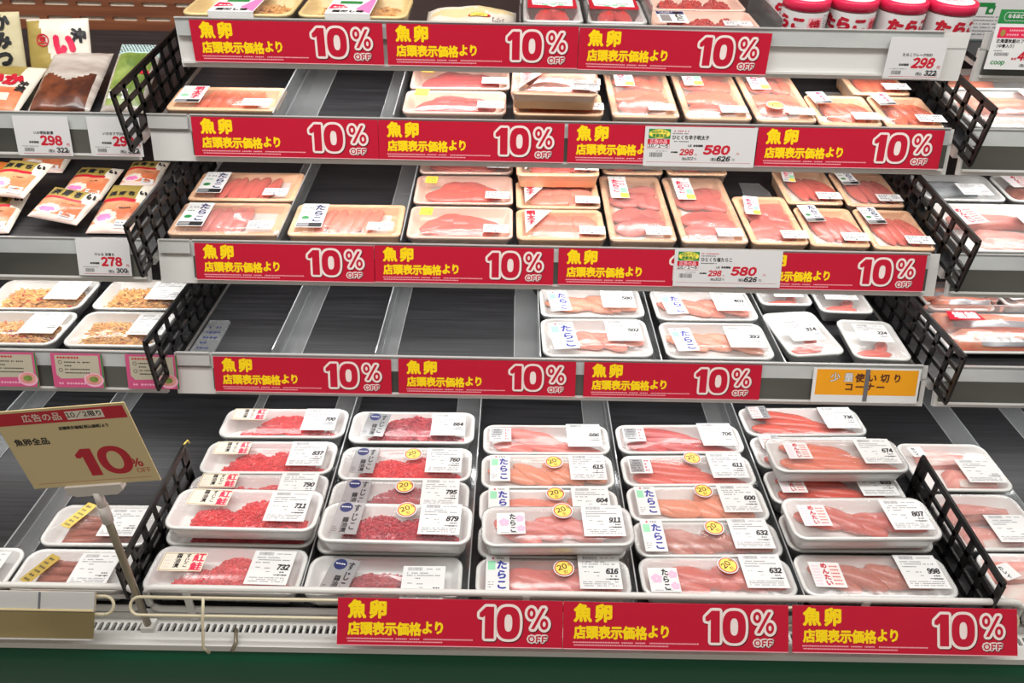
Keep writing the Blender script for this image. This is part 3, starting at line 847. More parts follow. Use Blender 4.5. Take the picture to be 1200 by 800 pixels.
# tag with green heading at upper right
b = MB(); w, h = 0.1150, 0.0780; z = 0.0011; rng = random.Random(8)
b.box(0, w, -h, 0, 0, 0.0010, 0)
b.quad(0.0, -0.0180, w, 0.0, z, 1)
for k in range(7):
    b.poly(ell(0.0120 + 0.0055 * k, -0.0090, 0.0050, 0.0060, 14), z + 0.0001, 0)
for k in range(7):
    b.poly(ell(0.0120 + 0.0055 * k, -0.0090, 0.0045, 0.0054, 14), z + 0.0002, 1)
b.text('なるほど商品', 0.0285, -0.0110, 0.0056, 0, z + 0.0003, 0.04, align='c')
b.quad(0.0050, -0.0365, w, -0.0225, z, 5); b.poly(ell(0.0118, -0.0300, 0.0035, 0.0045, 10), z + 0.0001, 6)
marks(b, 0.0175, -0.0282, 0.090, 0.0032, 7, z + 0.0001, rng, 0.95); marks(b, 0.0175, -0.0338, 0.090, 0.0032, 7, z + 0.0001, rng, 0.95)
b.text('北海道秋鮭のフレーク', 0.0055, -0.0430, 0.0056, 2, z, 0.03); b.text('(中骨入り)', 0.0085, -0.0495, 0.0052, 2, z, 0.03)
marks(b, 0.006, -0.0540, 0.012, 0.0016, 4, z, rng); barcode(b, 0.0085, -0.0600, 0.0190, 0.0045, 2, z, rng)
ct = 'coop'
b.text(ct, 0.0065, -0.0720, 0.0080, 1, z, 0.04)
b.text('本体', 0.0335, -0.0655, 0.0040, 3, z, 0.03, vertical=False); b.text('450', 0.0420, -0.0670, 0.0150, 3, z, 0.05, 1.0, 0.15)
b.text('(税込', 0.0480, -0.0745, 0.0045, 2, z, 0.02)
tag(b.build('price_tag', ['label_white', 'ink_green', 'ink_black', 'ink_red', 'ink_grey', 'lid_red', 'gold_label', 'sign_small'], None, STRIP(0, 0.6640, 0.0330, 0.0050)),
    'large white price tag with green heading at the upper right edge', 'price card', 'white price cards')

# ------------------------------------------------------------------ cream price board on its stem
root = empty('price_board_stand', Matrix.Translation((-0.447, 0.598, 0.604)))
inv = root.matrix_world.inverted()
tag(root, 'cream ten percent price board on a metal stem at the lower left', 'price board')
BM = Matrix.Translation((-0.514, 0.600, 0.8265)) @ Matrix.Rotation(rad(-6.7), 4, 'Y') @ Matrix.Rotation(rad(90), 4, 'X')
b = MB(); w, h = 0.1420, 0.1055; z = 0.0013; rng = random.Random(9)
b.box(0, w, 0, h, 0, 0.0012, 0)
b.quad(0.0030, h - 0.0185, w - 0.0030, h - 0.0030, z, 1)
b.text('広告の品', 0.0300, h - 0.0155, 0.0105, 2, z + 0.0001, 0.012)
b.quad(0.0770, h - 0.0160, 0.1160, h - 0.0055, z + 0.0001, 2); b.text('10/2限り', 0.0965, h - 0.0138, 0.0078, 3, z + 0.0002, 0.02, align='c')
b.text('店頭表示価格(税込価格)より', 0.1160, h - 0.0285, 0.0046, 3, z, 0.04, 0.92, align='r')
for i, ch in enumerate('魚卵全品'):
    b.text(ch, 0.0080 + 0.0094 * i, h - 0.0455, 0.0096, 3, z, 0.03)
for sh_, hh in (((0.0640, 0.0130), 0.0375),):
    b.poly([(sh_[0] + p[0] * hh * 1.12, sh_[1] + p[1] * hh) for p in one_shape()], z, 1)
    o_ = ell(0.1040, 0.0325, 0.0178, 0.0195, 36, 2.2); ring_faces(b, o_, ell(0.1040, 0.0325, 0.0082, 0.0125, 36, 2.2), z, 1)
b.text('%', 0.1190, 0.0200, 0.0145, 1, z, 0.035); b.text('OFF', 0.1215, 0.0120, 0.0085, 1, z, 0.0)
b.quad(0.0080, 0.0060, w - 0.0080, 0.0064, z, 1)
o = b.build('price_board', ['card_cream', 'ink_red', 'label_cream', 'ink_black'], root); o.matrix_basis = inv @ BM
b = MB(); b.slab([(0.0355, 0.0010), (0.0985, 0.0010), (0.0985, -0.0070), (0.0900, -0.0130), (0.0440, -0.0130), (0.0355, -0.0070)], -0.0040, 0.0045, 0)
o = b.build('board_clip', ['clear_grip'], root); o.matrix_basis = inv @ BM
b = MB()
b.tube([(-0.447, 0.599, 0.824), (-0.447, 0.599, 0.800)], 0.0050, 0, 12)
b.tube([(-0.447, 0.599, 0.803), (-0.4475, 0.599, 0.778)], 0.0060, 0, 12)
b.build('stem_socket', ['clear_grip'], root, inv)
b = MB(); b.tube([(-0.447, 0.599, 0.795), (-0.448, 0.5995, 0.70), (-0.448, 0.5995, 0.596)], 0.0043, 0, 12)
b.build('stem', ['stem_metal'], root, inv)
b = MB(); b.box(-0.456, -0.440, 0.5930, 0.6080, 0.5886, 0.5960, 0)
b.build('stem_foot', ['white_metal'], root, inv)

# ------------------------------------------------------------------ packed foods: shared pieces
def shared(cache={}):
    return cache
_MESH = {}
def mesh_of(key, builder, mats):
    if key not in _MESH:
        b = MB(); builder(b)
        me = bpy.data.meshes.new(key)
        me.from_pydata(b.v, [], b.f)
        for k in mats: me.materials.append(MATS[k])
        me.polygons.foreach_set('material_index', b.m); me.polygons.foreach_set('use_smooth', b.s)
        me.update(); _MESH[key] = me
    return _MESH[key]

def sac_mesh(seed, matname):
    """One roe sac: unit length along x, tapering ends, a soft crease and uneven skin."""
    def make(b):
        rng = random.Random(seed); n, m = 17, 14
        bend = rng.uniform(-0.10, 0.10); fat = rng.uniform(-0.10, 0.10); ph = rng.uniform(0, 9)
        rings = []
        for i in range(n):
            t = i / (n - 1)
            prof = max(0.03, math.sin(math.pi * min(max(t * 0.96 + 0.02, 0.0), 1.0)) ** 0.55) * (1 + fat * (t - 0.5) * 2)
            cx = t - 0.5; cy = bend * math.sin(math.pi * t)
            ring = []
            for k in range(m):
                a = 2 * math.pi * k / m
                r = prof * (1 + 0.11 * noise.noise(Vector((t * 4 + ph, math.cos(a) * 1.5, math.sin(a) * 1.5 + ph))) + 0.05 * noise.noise(Vector((t * 11 + ph, math.cos(a) * 3, math.sin(a) * 3 - ph))))
                y, z = math.cos(a) * r * 0.5, math.sin(a) * r * 0.5
                if z > 0: z *= 1 - 0.16 * math.exp(-((math.cos(a) - 0.25) / 0.18) ** 2)
                ring.append((cx, cy + y, max(z, -0.40) + 0.40))
            rings.append(ring)
        b.loft(rings, 0, True, True)
    return mesh_of('roe_sac_%d_%s' % (seed, matname), make, [matname])

ICO = None
def ico():
    global ICO
    if ICO is None:
        t = (1 + 5 ** 0.5) / 2
        v = [Vector(p).normalized() for p in [(-1, t, 0), (1, t, 0), (-1, -t, 0), (1, -t, 0), (0, -1, t), (0, 1, t), (0, -1, -t), (0, 1, -t), (t, 0, -1), (t, 0, 1), (-t, 0, -1), (-t, 0, 1)]]
        f = [(0, 11, 5), (0, 5, 1), (0, 1, 7), (0, 7, 10), (0, 10, 11), (1, 5, 9), (5, 11, 4), (11, 10, 2), (10, 7, 6), (7, 1, 8), (3, 9, 4), (3, 4, 2), (3, 2, 6), (3, 6, 8), (3, 8, 9), (4, 9, 5), (2, 4, 11), (6, 2, 10), (8, 6, 7), (9, 8, 1)]
        ICO = (v, f)
    return ICO
def clump(b, x0, x1, y0, y1, hgt, seed, m=0, egg=0.0024, count=420, lumps=None):
    """A mound of small eggs over a base: x/y box, uneven height."""
    rng = random.Random(seed); v, f = ico()
    ph = rng.uniform(0, 50)
    def H(x, y):
        u = (x - x0) / (x1 - x0); w = (y - y0) / (y1 - y0)
        if lumps:
            e = max([1 - ((u - lx) / lr) ** 2 - ((w - ly) / (lr * 2.2)) ** 2 for lx, ly, lr in lumps])
            e = max(e, 0.16 if 0.03 < u < 0.97 and 0.02 < w < 0.30 else 0)
        else:
            e = 1 - max(abs(2 * u - 1) ** 4, abs(2 * w - 1) ** 3)
        return hgt * min(1, max(0, e) ** 0.45) * (0.80 + 0.35 * noise.noise(Vector((x * 70 + ph, y * 70, ph))))
    n = 22; g = {}
    vs = []; fs = []
    for j in range(n):
        for i in range(n):
            x = x0 + (x1 - x0) * i / (n - 1); y = y0 + (y1 - y0) * j / (n - 1)
            vs.append((x, y, max(0, H(x, y) - egg * 0.4)))
    for j in range(n - 1):
        for i in range(n - 1):
            q = (j * n + i, j * n + i + 1, (j + 1) * n + i + 1, (j + 1) * n + i)
            if max(vs[k][2] for k in q) > 0.0005: fs.append(q)
    b.add(vs, fs, m, None, True)
    k = 0; tries = 0
    while k < count and tries < count * 12:
        tries += 1
        x = rng.uniform(x0, x1); y = rng.uniform(y0, y1); h = H(x, y)
        if h < 0.002: continue
        c = Vector((x, y, h - egg * 0.35)); r = egg * rng.uniform(0.8, 1.15)
        b.add([c + p * r for p in v], f, m, None, True); k += 1

def shred_heap(b, x0, x1, y0, y1, hgt, seed, m=0, count=300, m2=None):
    rng = random.Random(seed)
    n = 16; vs = []; fs = []
    for j in range(n):
        for i in range(n):
            u = 2 * i / (n - 1) - 1; w = 2 * j / (n - 1) - 1
            e = max(0, 1 - max(abs(u) ** 4, abs(w) ** 3)) ** 0.5
            vs.append((x0 + (x1 - x0) * i / (n - 1), y0 + (y1 - y0) * j / (n - 1), hgt * e * (0.75 + 0.3 * noise.noise(Vector((i * 0.6 + seed, j * 0.6, 0))))))
    for j in range(n - 1):
        for i in range(n - 1):
            q = (j * n + i, j * n + i + 1, (j + 1) * n + i + 1, (j + 1) * n + i)
            if max(vs[k][2] for k in q) > 0.001: fs.append(q)
    b.add(vs, fs, m, None, True)
    for k in range(count):
        u, w = rng.uniform(-1, 1), rng.uniform(-1, 1)
        e = max(0, 1 - max(abs(u) ** 4, abs(w) ** 3)) ** 0.5
        if e < 0.2: continue
        c = Vector(((x0 + x1) / 2 + u * (x1 - x0) / 2, (y0 + y1) / 2 + w * (y1 - y0) / 2, hgt * e * 0.95))
        M = Matrix.Translation(c) @ Matrix.Rotation(rng.uniform(0, 3.2), 4, 'Z') @ Matrix.Rotation(rng.uniform(-0.5, 0.5), 4, 'Y')
        l, t = rng.uniform(0.003, 0.008), rng.uniform(0.0008, 0.0014)
        b.box(-l, l, -t, t, -t * 0.7, t * 0.7, m2 if m2 is not None and rng.random() < 0.06 else m, M)

def fillet(b, x0, x1, y0, y1, hgt, seed, m=0, skin=None, taper=0.45):
    """A slice of fish: long body, thick back edge, thin belly edge."""
    rng = random.Random(seed); n, k_ = 13, 9; rings = []
    for i in range(n):
        t = i / (n - 1); x = x0 + (x1 - x0) * t
        wid = (1 - taper * t) * (0.55 + 0.45 * min(1, math.sin(math.pi * min(1, t * 1.5 + 0.12)) + (0.9 if t > 0.3 else 0)))
        yc = (y0 + y1) / 2 + (y1 - y0) * 0.06 * math.sin(3 * t + seed)
        ring = []
        for k in range(k_):
            s_ = k / (k_ - 1); y = yc + (s_ - 0.5) * (y1 - y0) * wid
            z = hgt * (0.25 + 0.75 * math.sin(math.pi * (0.10 + 0.82 * s_)) ** 0.7) * (0.9 + 0.16 * noise.noise(Vector((t * 5, s_ * 3, seed)))) * (0.35 if i in (0, n - 1) else 1)
            ring.append((x, y, z))
        for k in range(k_ - 1, -1, -1):
            ring.append((x, ring[k][1], 0.0004))
        rings.append(ring)
    b.loft(rings, m, True, True)
    if skin is not None:
        rs = []
        for i in range(2, n - 1):
            r = rings[i]; rs.append([(r[j][0], r[j][1] + (0.0 if j else -0.0012), r[j][2] + 0.0008) for j in (0, 1, 2)])
        b.loft(rs, skin, closed=False)

def tray_body(w, d, h, r, style):
    fl = max(0.0030, h - (0.0125 if style == 'peach' else 0.0140 if style == 'pink' else 0.0165))
    def make(b):
        if style == 'peach':
            ins = [(-0.0045, 0.0), (-0.0015, h - 0.0035), (0, h - 0.0030), (0, h - 0.0006), (-0.0012, h), (-0.0085, h), (-0.0095, h - 0.0010), (-0.0135, fl + 0.0015), (-0.0170, fl)]
        else:
            ins = [(-0.0125, 0.0), (-0.0110, 0.0006), (-0.0022, h - 0.0045), (0, h - 0.0038), (0, h - 0.0010), (-0.0012, h), (-0.0040, h), (-0.0058, h - 0.0014), (-0.0115, fl + 0.0020), (-0.0155, fl)]
        rings = [rrect(w + 2 * i_, d + 2 * i_, max(0.003, r + i_), z) for i_, z in ins]
        b.loft(rings, 0, True, True)
    return mesh_of('%s_tray_%d_%d_%d' % (style, w * 1e4, d * 1e4, h * 1e4), make, [{'peach': 'peach_foam', 'white': 'white_foam', 'pink': 'pink_foam', 'yellow': 'yellow_plastic'}[style]])

def film_mesh(w, d, h, r, seed, creased=False, dome=0.0040):
    def make(b):
        g = 0.0005; ph = seed * 3.7
        rings = [rrect(w + g * 2 - 0.003, d + g * 2 - 0.003, max(0.003, r - 0.001), h * 0.55, 9), rrect(w + 2 * g, d + 2 * g, r + g, h - 0.0042, 9), rrect(w + 2 * g, d + 2 * g, r + g, h - 0.0006, 9), rrect(w - 0.002, d - 0.002, r, h + g, 9)]
        for s_ in (0.96, 0.91, 0.85, 0.78, 0.71, 0.64, 0.57, 0.50, 0.43, 0.36, 0.29, 0.22, 0.15, 0.08):
            rr = rrect(w * s_, d * s_, r * s_, 0, 9)
            amp = (0.0013 if creased else 0.0006) * (1 - s_ ** 4)
            row_ = []
            for p in rr:
                z_ = h + g + dome * (1 - s_ * s_) + amp * noise.noise(Vector((p[0] * 60 + ph, p[1] * 90, ph)))
                if creased:
                    wob = 0.5 + 0.5 * noise.noise(Vector((p[0] * 22 + ph * 3, p[1] * 6, ph)))
                    z_ += 0.0030 * (1 - s_ ** 4) * math.sin(2 * math.pi * p[1] / 0.042 + ph + 2.0 * noise.noise(Vector((p[0] * 14, ph, 0)))) * wob
                row_.append((p[0], p[1], z_))
            rings.append(row_)
        b.loft(rings, 0, False, True)
    return mesh_of('plastic_film_%d_%d_%d_%d_%d' % (w * 1e4, d * 1e4, h * 1e4, seed, creased), make, ['film_creased' if creased else 'film'])

# ---- printed labels (small plates with their print), origin at lower left
LM = ['label_white', 'ink_black', 'ink_grey', 'ink_pale']
def weigh_label(num, w=0.0540, d=0.0540):
    def make(b):
        rng = random.Random(int(num) if num else 77); z = 0.00045
        b.box(0, w, 0, d, 0, 0.0004, 0)
        barcode(b, w * 0.12, d * 0.86, w * 0.34, d * 0.10, 2, z, rng); marks(b, w * 0.55, d * 0.89, w * 0.36, d * 0.035, 2, z, rng)
        for y, l in ((0.77, 0.55), (0.70, 0.80), (0.62, 0.35)):
            marks(b, w * 0.10, d * y, w * l, d * 0.040, 2, z, rng)
        marks(b, w * 0.14, d * 0.48, w * 0.12, d * 0.03, 1, z, rng); marks(b, w * 0.36, d * 0.46, w * 0.14, d * 0.035, 1, z, rng)
        marks(b, w * 0.42, d * 0.36, w * 0.10, d * 0.03, 2, z, rng)
        if num:
            b.text(num, w * 0.94, d * 0.42, d * 0.20, 1, z, 0.06, 0.80, 0.18, align='r')
        marks(b, w * 0.74, d * 0.34, w * 0.2, d * 0.05, 1, z, rng); b.quad(w * 0.62, d * 0.275, w * 0.94, d * 0.295, z, 1); marks(b, w * 0.72, d * 0.25, w * 0.22, d * 0.06, 1, z, rng)
        for y in (0.18, 0.125, 0.07):
            marks(b, w * 0.08, d * y, w * 0.84, d * 0.032, 2, z, rng, 0.75)
    return mesh_of('weigh_label_' + str(num) + '_%d_%d' % (w * 1e4, d * 1e4), make, LM)
def mini_label(seed=1, w=0.0400, d=0.0230):
    def make(b):
        rng = random.Random(seed); z = 0.00045
        b.box(0, w, 0, d, 0, 0.0004, 0)
        for y, x0, l in ((0.72, 0.08, 0.44), (0.48, 0.08, 0.36), (0.24, 0.08, 0.44), (0.66, 0.60, 0.32), (0.38, 0.62, 0.30)):
            marks(b, w * x0, d * y, w * l, d * 0.165, 2, z, rng, 0.98)
        b.quad(w * 0.44, d * 0.08, w * 0.52, d * 0.20, z, 1)
    return mesh_of('mini_label_%d' % seed, make, LM)
def sticker(kind):
    """Product stickers as in the photo; returns (mesh, width, depth)."""
    z = 0.00045; rng = random.Random(len(kind))
    if kind == 'tarako_blue':
        w, d = 0.0300, 0.0560
        def make(b):
            b.box(0, w, 0, d, 0, 0.0004, 0); b.quad(w * 0.08, d * 0.60, w * 0.40, d * 0.86, z, 2)
            b.poly(ell(w * 0.30, d * 0.935, 0.0016, 0.0016, 10), z, 3); marks(b, w * 0.45, d * 0.915, w * 0.36, d * 0.045, 4, z, rng)
            for k in range(3): marks(b, w * 0.10, d * (0.10 + 0.07 * k), w * 0.24, d * 0.03, 5, z, rng)
            for i, ch in enumerate('たらこ'): b.text(ch, w * (0.44 - 0.0 * i), d * (0.62 - 0.28 * i), d * 0.27, 1, z, 0.045, 0.95)
        mats = ['label_white', 'ink_blue', 'ink_mint', 'ink_red', 'ink_black', 'ink_grey']
    elif kind == 'benizake':
        w, d = 0.0560, 0.0300
        def make(b):
            b.box(0, w, 0, d, 0, 0.0004, 0)
            b.quad(w * 0.02, d * 0.04, w * 0.98, d * 0.07, z, 2); b.quad(w * 0.02, d * 0.93, w * 0.98, d * 0.96, z, 2); b.quad(w * 0.02, d * 0.04, w * 0.034, d * 0.96, z, 2)
            for i, ch in enumerate('紅鮭'): b.text(ch, w * 0.70, d * (0.51 - 0.47 * i), d * 0.47, 1, z, 0.032, 1.12)
            b.text('すじこ', w * 0.52, d * 0.95, d * 0.25, 3, z, 0.035, 0.95, vertical=True); b.text('醤油漬', w * 0.31, d * 0.95, d * 0.26, 3, z, 0.03, 1.0, vertical=True)
            for k in range(4): marks(b, w * 0.07, d * (0.18 + 0.18 * k), w * 0.16, d * 0.05, 4, z, rng)
        mats = ['label_cream', 'ink_crimson', 'gold_label', 'ink_black', 'ink_pale']
    elif kind == 'silver':
        w, d = 0.0360, 0.0560
        def make(b):
            b.box(0, w, 0, d, 0, 0.0004, 0); b.poly(ell(w * 0.34, d * 0.82, w * 0.24, w * 0.24, 22), z, 1)
            marks(b, w * 0.16, d * 0.81, w * 0.36, d * 0.05, 3, z + 0.0001, rng, 1.0)
            b.text('すじこ', w * 0.62, d * 0.96, d * 0.28, 2, z, 0.022, 0.60, vertical=True)
            b.text('醤油漬', w * 0.34, d * 0.52, d * 0.16, 2, z, 0.03, 1.0, vertical=True)
            for k in range(3): marks(b, w * 0.06, d * (0.06 + 0.06 * k), w * 0.22, d * 0.03, 2, z, rng)
        mats = ['label_silver', 'ink_navy', 'ink_black', 'label_white']
    elif kind == 'grey_red':
        w, d = 0.0340, 0.0330
        def make(b):
            b.box(0, w, 0, d, 0, 0.0004, 0); b.quad(w * 0.05, d * 0.06, w * 0.64, d * 0.94, z, 1)
            for k in range(5): marks(b, w * 0.10, d * (0.14 + 0.16 * k), w * 0.48, d * 0.10, 2, z + 0.0001, rng, 0.9)
            for k in range(4): marks(b, w * 0.70, d * (0.12 + 0.21 * k), w * 0.24, d * 0.14, 3, z, rng, 1.0)
        mats = ['label_white', 'label_silver', 'ink_black', 'ink_red']
    elif kind == 'pink_flower':
        w, d = 0.0400, 0.0400
        def make(b):
            b.box(0, w, 0, d, 0, 0.0004, 0)
            for fx, fy, fr in ((0.26, 0.55, 0.20), (0.82, 0.72, 0.17), (0.84, 0.25, 0.16)):
                for k in range(5):
                    a = 2 * math.pi * k / 5 + 0.4
                    b.poly(ell(w * (fx + 0.55 * fr * math.cos(a)), d * (fy + 0.55 * fr * math.sin(a)), w * fr * 0.46, d * fr * 0.46, 12), z + 5e-6 * k, 1)
            b.text('たらこ', w * 0.44, d * 0.97, d * 0.30, 2, z + 0.0001, 0.04, 0.85, vertical=True)
            marks(b, w * 0.12, d * 0.05, w * 0.6, d * 0.04, 3, z, rng)
        mats = ['label_white', 'ink_softpink', 'ink_black', 'ink_grey']
    elif kind == 'red_print':
        w, d = 0.0380, 0.0380
        def make(b):
            b.box(0, w, 0, d, 0, 0.0004, 0); b.quad(w * 0.60, d * 0.06, w * 0.95, d * 0.94, z, 3)
            b.text('めんたい', w * 0.36, d * 0.98, d * 0.23, 1, z, 0.05, 1.0, vertical=True)
            for k in range(7): marks(b, w * 0.06, d * (0.08 + 0.12 * k), w * 0.26, d * 0.06, 2, z, rng, 1.0)
            for k in range(6): marks(b, w * 0.64, d * (0.10 + 0.14 * k), w * 0.28, d * 0.07, 1, z + 0.0001, rng, 1.0)
        mats = ['label_white', 'ink_red', 'ink_softpink', 'sign_white']
    elif kind == 'silver_red':
        w, d = 0.0330, 0.0330
        def make(b):
            b.box(0, w, 0, d, 0, 0.0004, 0); b.quad(w * 0.10, d * 0.08, w * 0.62, d * 0.92, z, 1)
            for k in range(5): marks(b, w * 0.14, d * (0.14 + 0.16 * k), w * 0.44, d * 0.10, 3, z + 0.0001, rng, 1.0)
            for k in range(5): marks(b, w * 0.68, d * (0.10 + 0.17 * k), w * 0.24, d * 0.10, 2, z, rng, 1.0)
        mats = ['label_silver', 'sign_white', 'ink_black', 'ink_red']
    elif kind == 'slant_blue':
        w, d = 0.0340, 0.0600
        def make(b):
            b.slab([(0, 0), (w, 0), (w, d), (0, d)], 0, 0.0004, 0); b.quad(w * 0.03, d * 0.02, w * 0.97, d * 0.19, z, 2); b.quad(w * 0.05, d * 0.04, w * 0.48, d * 0.17, z + 0.0001, 4)
            b.poly(ell(w * 0.26, d * 0.40, w * 0.15, d * 0.07, 14), z, 3); marks(b, w * 0.12, d * 0.62, w * 0.3, d * 0.05, 3, z, rng); marks(b, w * 0.12, d * 0.78, w * 0.4, d * 0.05, 5, z, rng)
            b.text('たらこ', w * 0.50, d * 0.97, d * 0.25, 1, z, 0.05, 0.95, vertical=True)
        mats = ['label_white', 'ink_navy', 'ink_black', 'ink_green', 'label_silver', 'ink_grey']
    elif kind == 'slant_red':
        w, d = 0.0340, 0.0500
        def make(b):
            b.slab([(0, 0), (w, 0), (w, d), (0, d)], 0, 0.0004, 0); b.quad(w * 0.03, d * 0.02, w * 0.97, d * 0.17, z, 2); b.quad(w * 0.05, d * 0.04, w * 0.48, d * 0.15, z + 0.0001, 4)
            b.poly(ell(w * 0.26, d * 0.42, w * 0.16, d * 0.08, 14), z, 3); marks(b, w * 0.12, d * 0.66, w * 0.3, d * 0.06, 3, z, rng)
            b.text('明太子', w * 0.50, d * 0.97, d * 0.25, 1, z, 0.05, 0.95, vertical=True)
        mats = ['label_white', 'ink_crimson', 'ink_black', 'ink_mint', 'label_silver', 'ink_grey']
    elif kind == 'yellow_tab':
        w, d = 0.0200, 0.0230
        def make(b):
            b.box(0, w, 0, d, 0, 0.0004, 0)
            for k in range(3): marks(b, w * 0.12, d * (0.16 + 0.27 * k), w * 0.76, d * 0.16, 1, z, rng, 1.0)
        mats = ['ink_yellow', 'ink_green']
    elif kind == 'triangle':
        w, d = 0.0430, 0.0700
        def make(b):
            b.slab([(0, 0), (w, d), (0, d)], 0, 0.0004, 0)
            b.text('明太子', w * 0.06, d * 0.97, d * 0.20, 1, z, 0.07, 0.95, vertical=True)
            for k in range(3): marks(b, w * 0.45, d * (0.90 - 0.07 * k), w * (0.40 - 0.10 * k), d * 0.03, 2, z, rng)
        mats = ['label_white', 'ink_red', 'ink_grey']
    elif kind == 'candy':
        w, d = 0.0300, 0.0740
        def make(b):
            b.box(0, w, 0, d, 0, 0.0004, 0); b.quad(w * 0.52, d * 0.02, w * 0.98, d * 0.22, z, 1); b.quad(w * 0.58, d * 0.24, w * 0.94, d * 0.46, z, 2)
            b.quad(w * 0.06, d * 0.04, w * 0.44, d * 0.20, z, 3)
            b.text('たらこ', w * 0.14, d * 0.86, d * 0.20, 4, z, 0.06, 0.9, vertical=True); b.text('一口', w * 0.58, d * 0.84, d * 0.14, 4, z, 0.03, 0.9, vertical=True)
            marks(b, w * 0.3, d * 0.92, w * 0.6, d * 0.04, 5, z, rng)
        mats = ['label_white', 'ink_yellow', 'ink_mint', 'ink_pale', 'ink_crimson', 'ink_grey']
    elif kind == 'gold_tab':
        w, d = 0.0180, 0.0520
        def make(b):
            b.box(0, w, 0, d, 0, 0.0004, 0)
            for k in range(6): marks(b, w * 0.22, d * (0.06 + 0.15 * k), w * 0.6, d * 0.09, 1, z, rng, 1.0)
        mats = ['gold_foil', 'ink_black']
    elif kind == 'green_square':
        w, d = 0.0300, 0.0300
        def make(b):
            b.box(0, w, 0, d, 0, 0.0004, 0)
            b.text('カレイ', w * 0.2, d * 0.92, d * 0.28, 1, z, 0.05, 1.0, vertical=True)
        mats = ['label_white', 'ink_black']
    elif kind == 'bw_print':
        w, d = 0.0420, 0.0560
        def make(b):
            b.box(0, w, 0, d, 0, 0.0004, 0); b.quad(w * 0.02, d * 0.72, w * 0.98, d * 0.98, z, 1); b.quad(w * 0.10, d * 0.10, w * 0.44, d * 0.66, z, 2)
            b.text('すじこ', w * 0.58, d * 0.96, d * 0.27, 3, z + 0.0001, 0.06, 0.9, vertical=True)
            for k in range(3): marks(b, w * 0.1, d * (0.78 + 0.06 * k), w * 0.5, d * 0.04, 0, z + 0.0001, rng)
        mats = ['label_white', 'ink_navy', 'label_silver', 'ink_black']
    return mesh_of('sticker_' + kind, make, mats), w, d
def round_sticker():
    def make(b):
        r = 0.0135; z = 0.0004
        b.slab(ell(0, 0, r, r, 30), 0, z, 0); b.poly(ell(0, 0, r * 0.90, r * 0.90, 30), z + 0.00004, 1); b.poly(ell(0, 0, r * 0.80, r * 0.80, 30), z + 0.00008, 2)
        b.text('20', -r * 0.02, -r * 0.20, r * 0.80, 3, z + 0.00012, 0.03, 1.0, align='c', rot=0.30); b.text('%', r * 0.40, r * 0.16, r * 0.46, 3, z + 0.00012, 0.02, 1.0)
        b.text('引', -r * 0.10, -r * 0.66, r * 0.42, 3, z + 0.00012, 0.02, 1.0)
    return mesh_of('round_sticker', make, ['label_white', 'ink_red', 'ink_sticker', 'ink_brown'])

def put(me, name, parent, x, y, z, rot=0.0, sx=1.0, sy=1.0, sz=1.0, shear=0.0, label=None):
    o = link(name, me, parent)
    M = Matrix.Translation((x, y, z)) @ Matrix.Rotation(rad(rot), 4, 'Z')
    if shear:
        M = M @ Matrix(((1, shear, 0, 0), (0, 1, 0, 0), (0, 0, 1, 0), (0, 0, 0, 1)))
        me2 = me.copy(); me2.transform(Matrix(((1, shear, 0, 0), (0, 1, 0, 0), (0, 0, 1, 0), (0, 0, 0, 1)))); o.data = me2
        M = Matrix.Translation((x, y, z)) @ Matrix.Rotation(rad(rot), 4, 'Z')
    o.matrix_basis = M @ Matrix.Diagonal((sx, sy, sz, 1))
    if label: o['label'] = label
    return o

def sacs(root, spec, matname, z, seed):
    """spec rows: x, y, length, width, height, angle."""
    for i, (x, y, L, w, h, a) in enumerate(spec):
        put(sac_mesh((seed * 5 + i) % 11, matname), 'roe_sac', root, x, y, z, a, L, w, h)

# arrangements of roe, in metres on a tray of the given width and depth
def lay_diagonal(w, d, rng, n=5):
    out = []
    for i in range(n):
        x = -w * 0.25 + w * 0.52 * i / (n - 1) + rng.uniform(-0.005, 0.005)
        out.append((x, d * (0.02 + rng.uniform(-0.06, 0.06)), 0.072 + rng.uniform(-0.006, 0.008), 0.0265 + rng.uniform(-0.002, 0.003), 0.0165 + 0.0055 * (i % 2), -27 + rng.uniform(-12, 12)))
    return out
def lay_long(w, d, rng, n=3):
    out = []
    for i in range(n):
        out.append((-w * 0.04 - w * 0.10 * (i - (n - 1) / 2) + rng.uniform(-0.004, 0.004), -d * 0.20 + d * 0.42 * i / max(1, n - 1), w * 0.52, 0.0255, 0.0165 + 0.0028 * i, -10 + rng.uniform(-5, 5)))
    out.append((w * 0.26, -d * 0.24, w * 0.36, 0.022, 0.015, -6)); out.append((-w * 0.26, -d * 0.16, w * 0.32, 0.024, 0.016, -14))
    return out
def lay_row(w, d, rng, n=5, lean=80, x0=-0.20, x1=0.22, L=0.078):
    return [(w * (x0 + (x1 - x0) * i / (n - 1)), d * 0.01 + rng.uniform(-0.003, 0.003), L + rng.uniform(-0.005, 0.004), 0.0275 if n < 5 else 0.0225, 0.0180 + 0.0015 * (i % 2), lean + rng.uniform(-6, 6)) for i in range(n)]
def lay_heap(w, d, rng):
    j = lambda a: a + rng.uniform(-5, 5)
    return [(-w * 0.20, -d * 0.06, w * 0.40, 0.042, 0.0175, j(24)), (w * 0.02, d * 0.12, w * 0.48, 0.040, 0.0170, j(-6)), (w * 0.20, 0.0, w * 0.42, 0.040, 0.0180, j(-26)), (-w * 0.04, -d * 0.18, w * 0.52, 0.034, 0.0190, j(9)), (-w * 0.12, d * 0.14, w * 0.32, 0.034, 0.0185, j(34)), (w * 0.14, -d * 0.18, w * 0.38, 0.032, 0.0185, j(-4))]
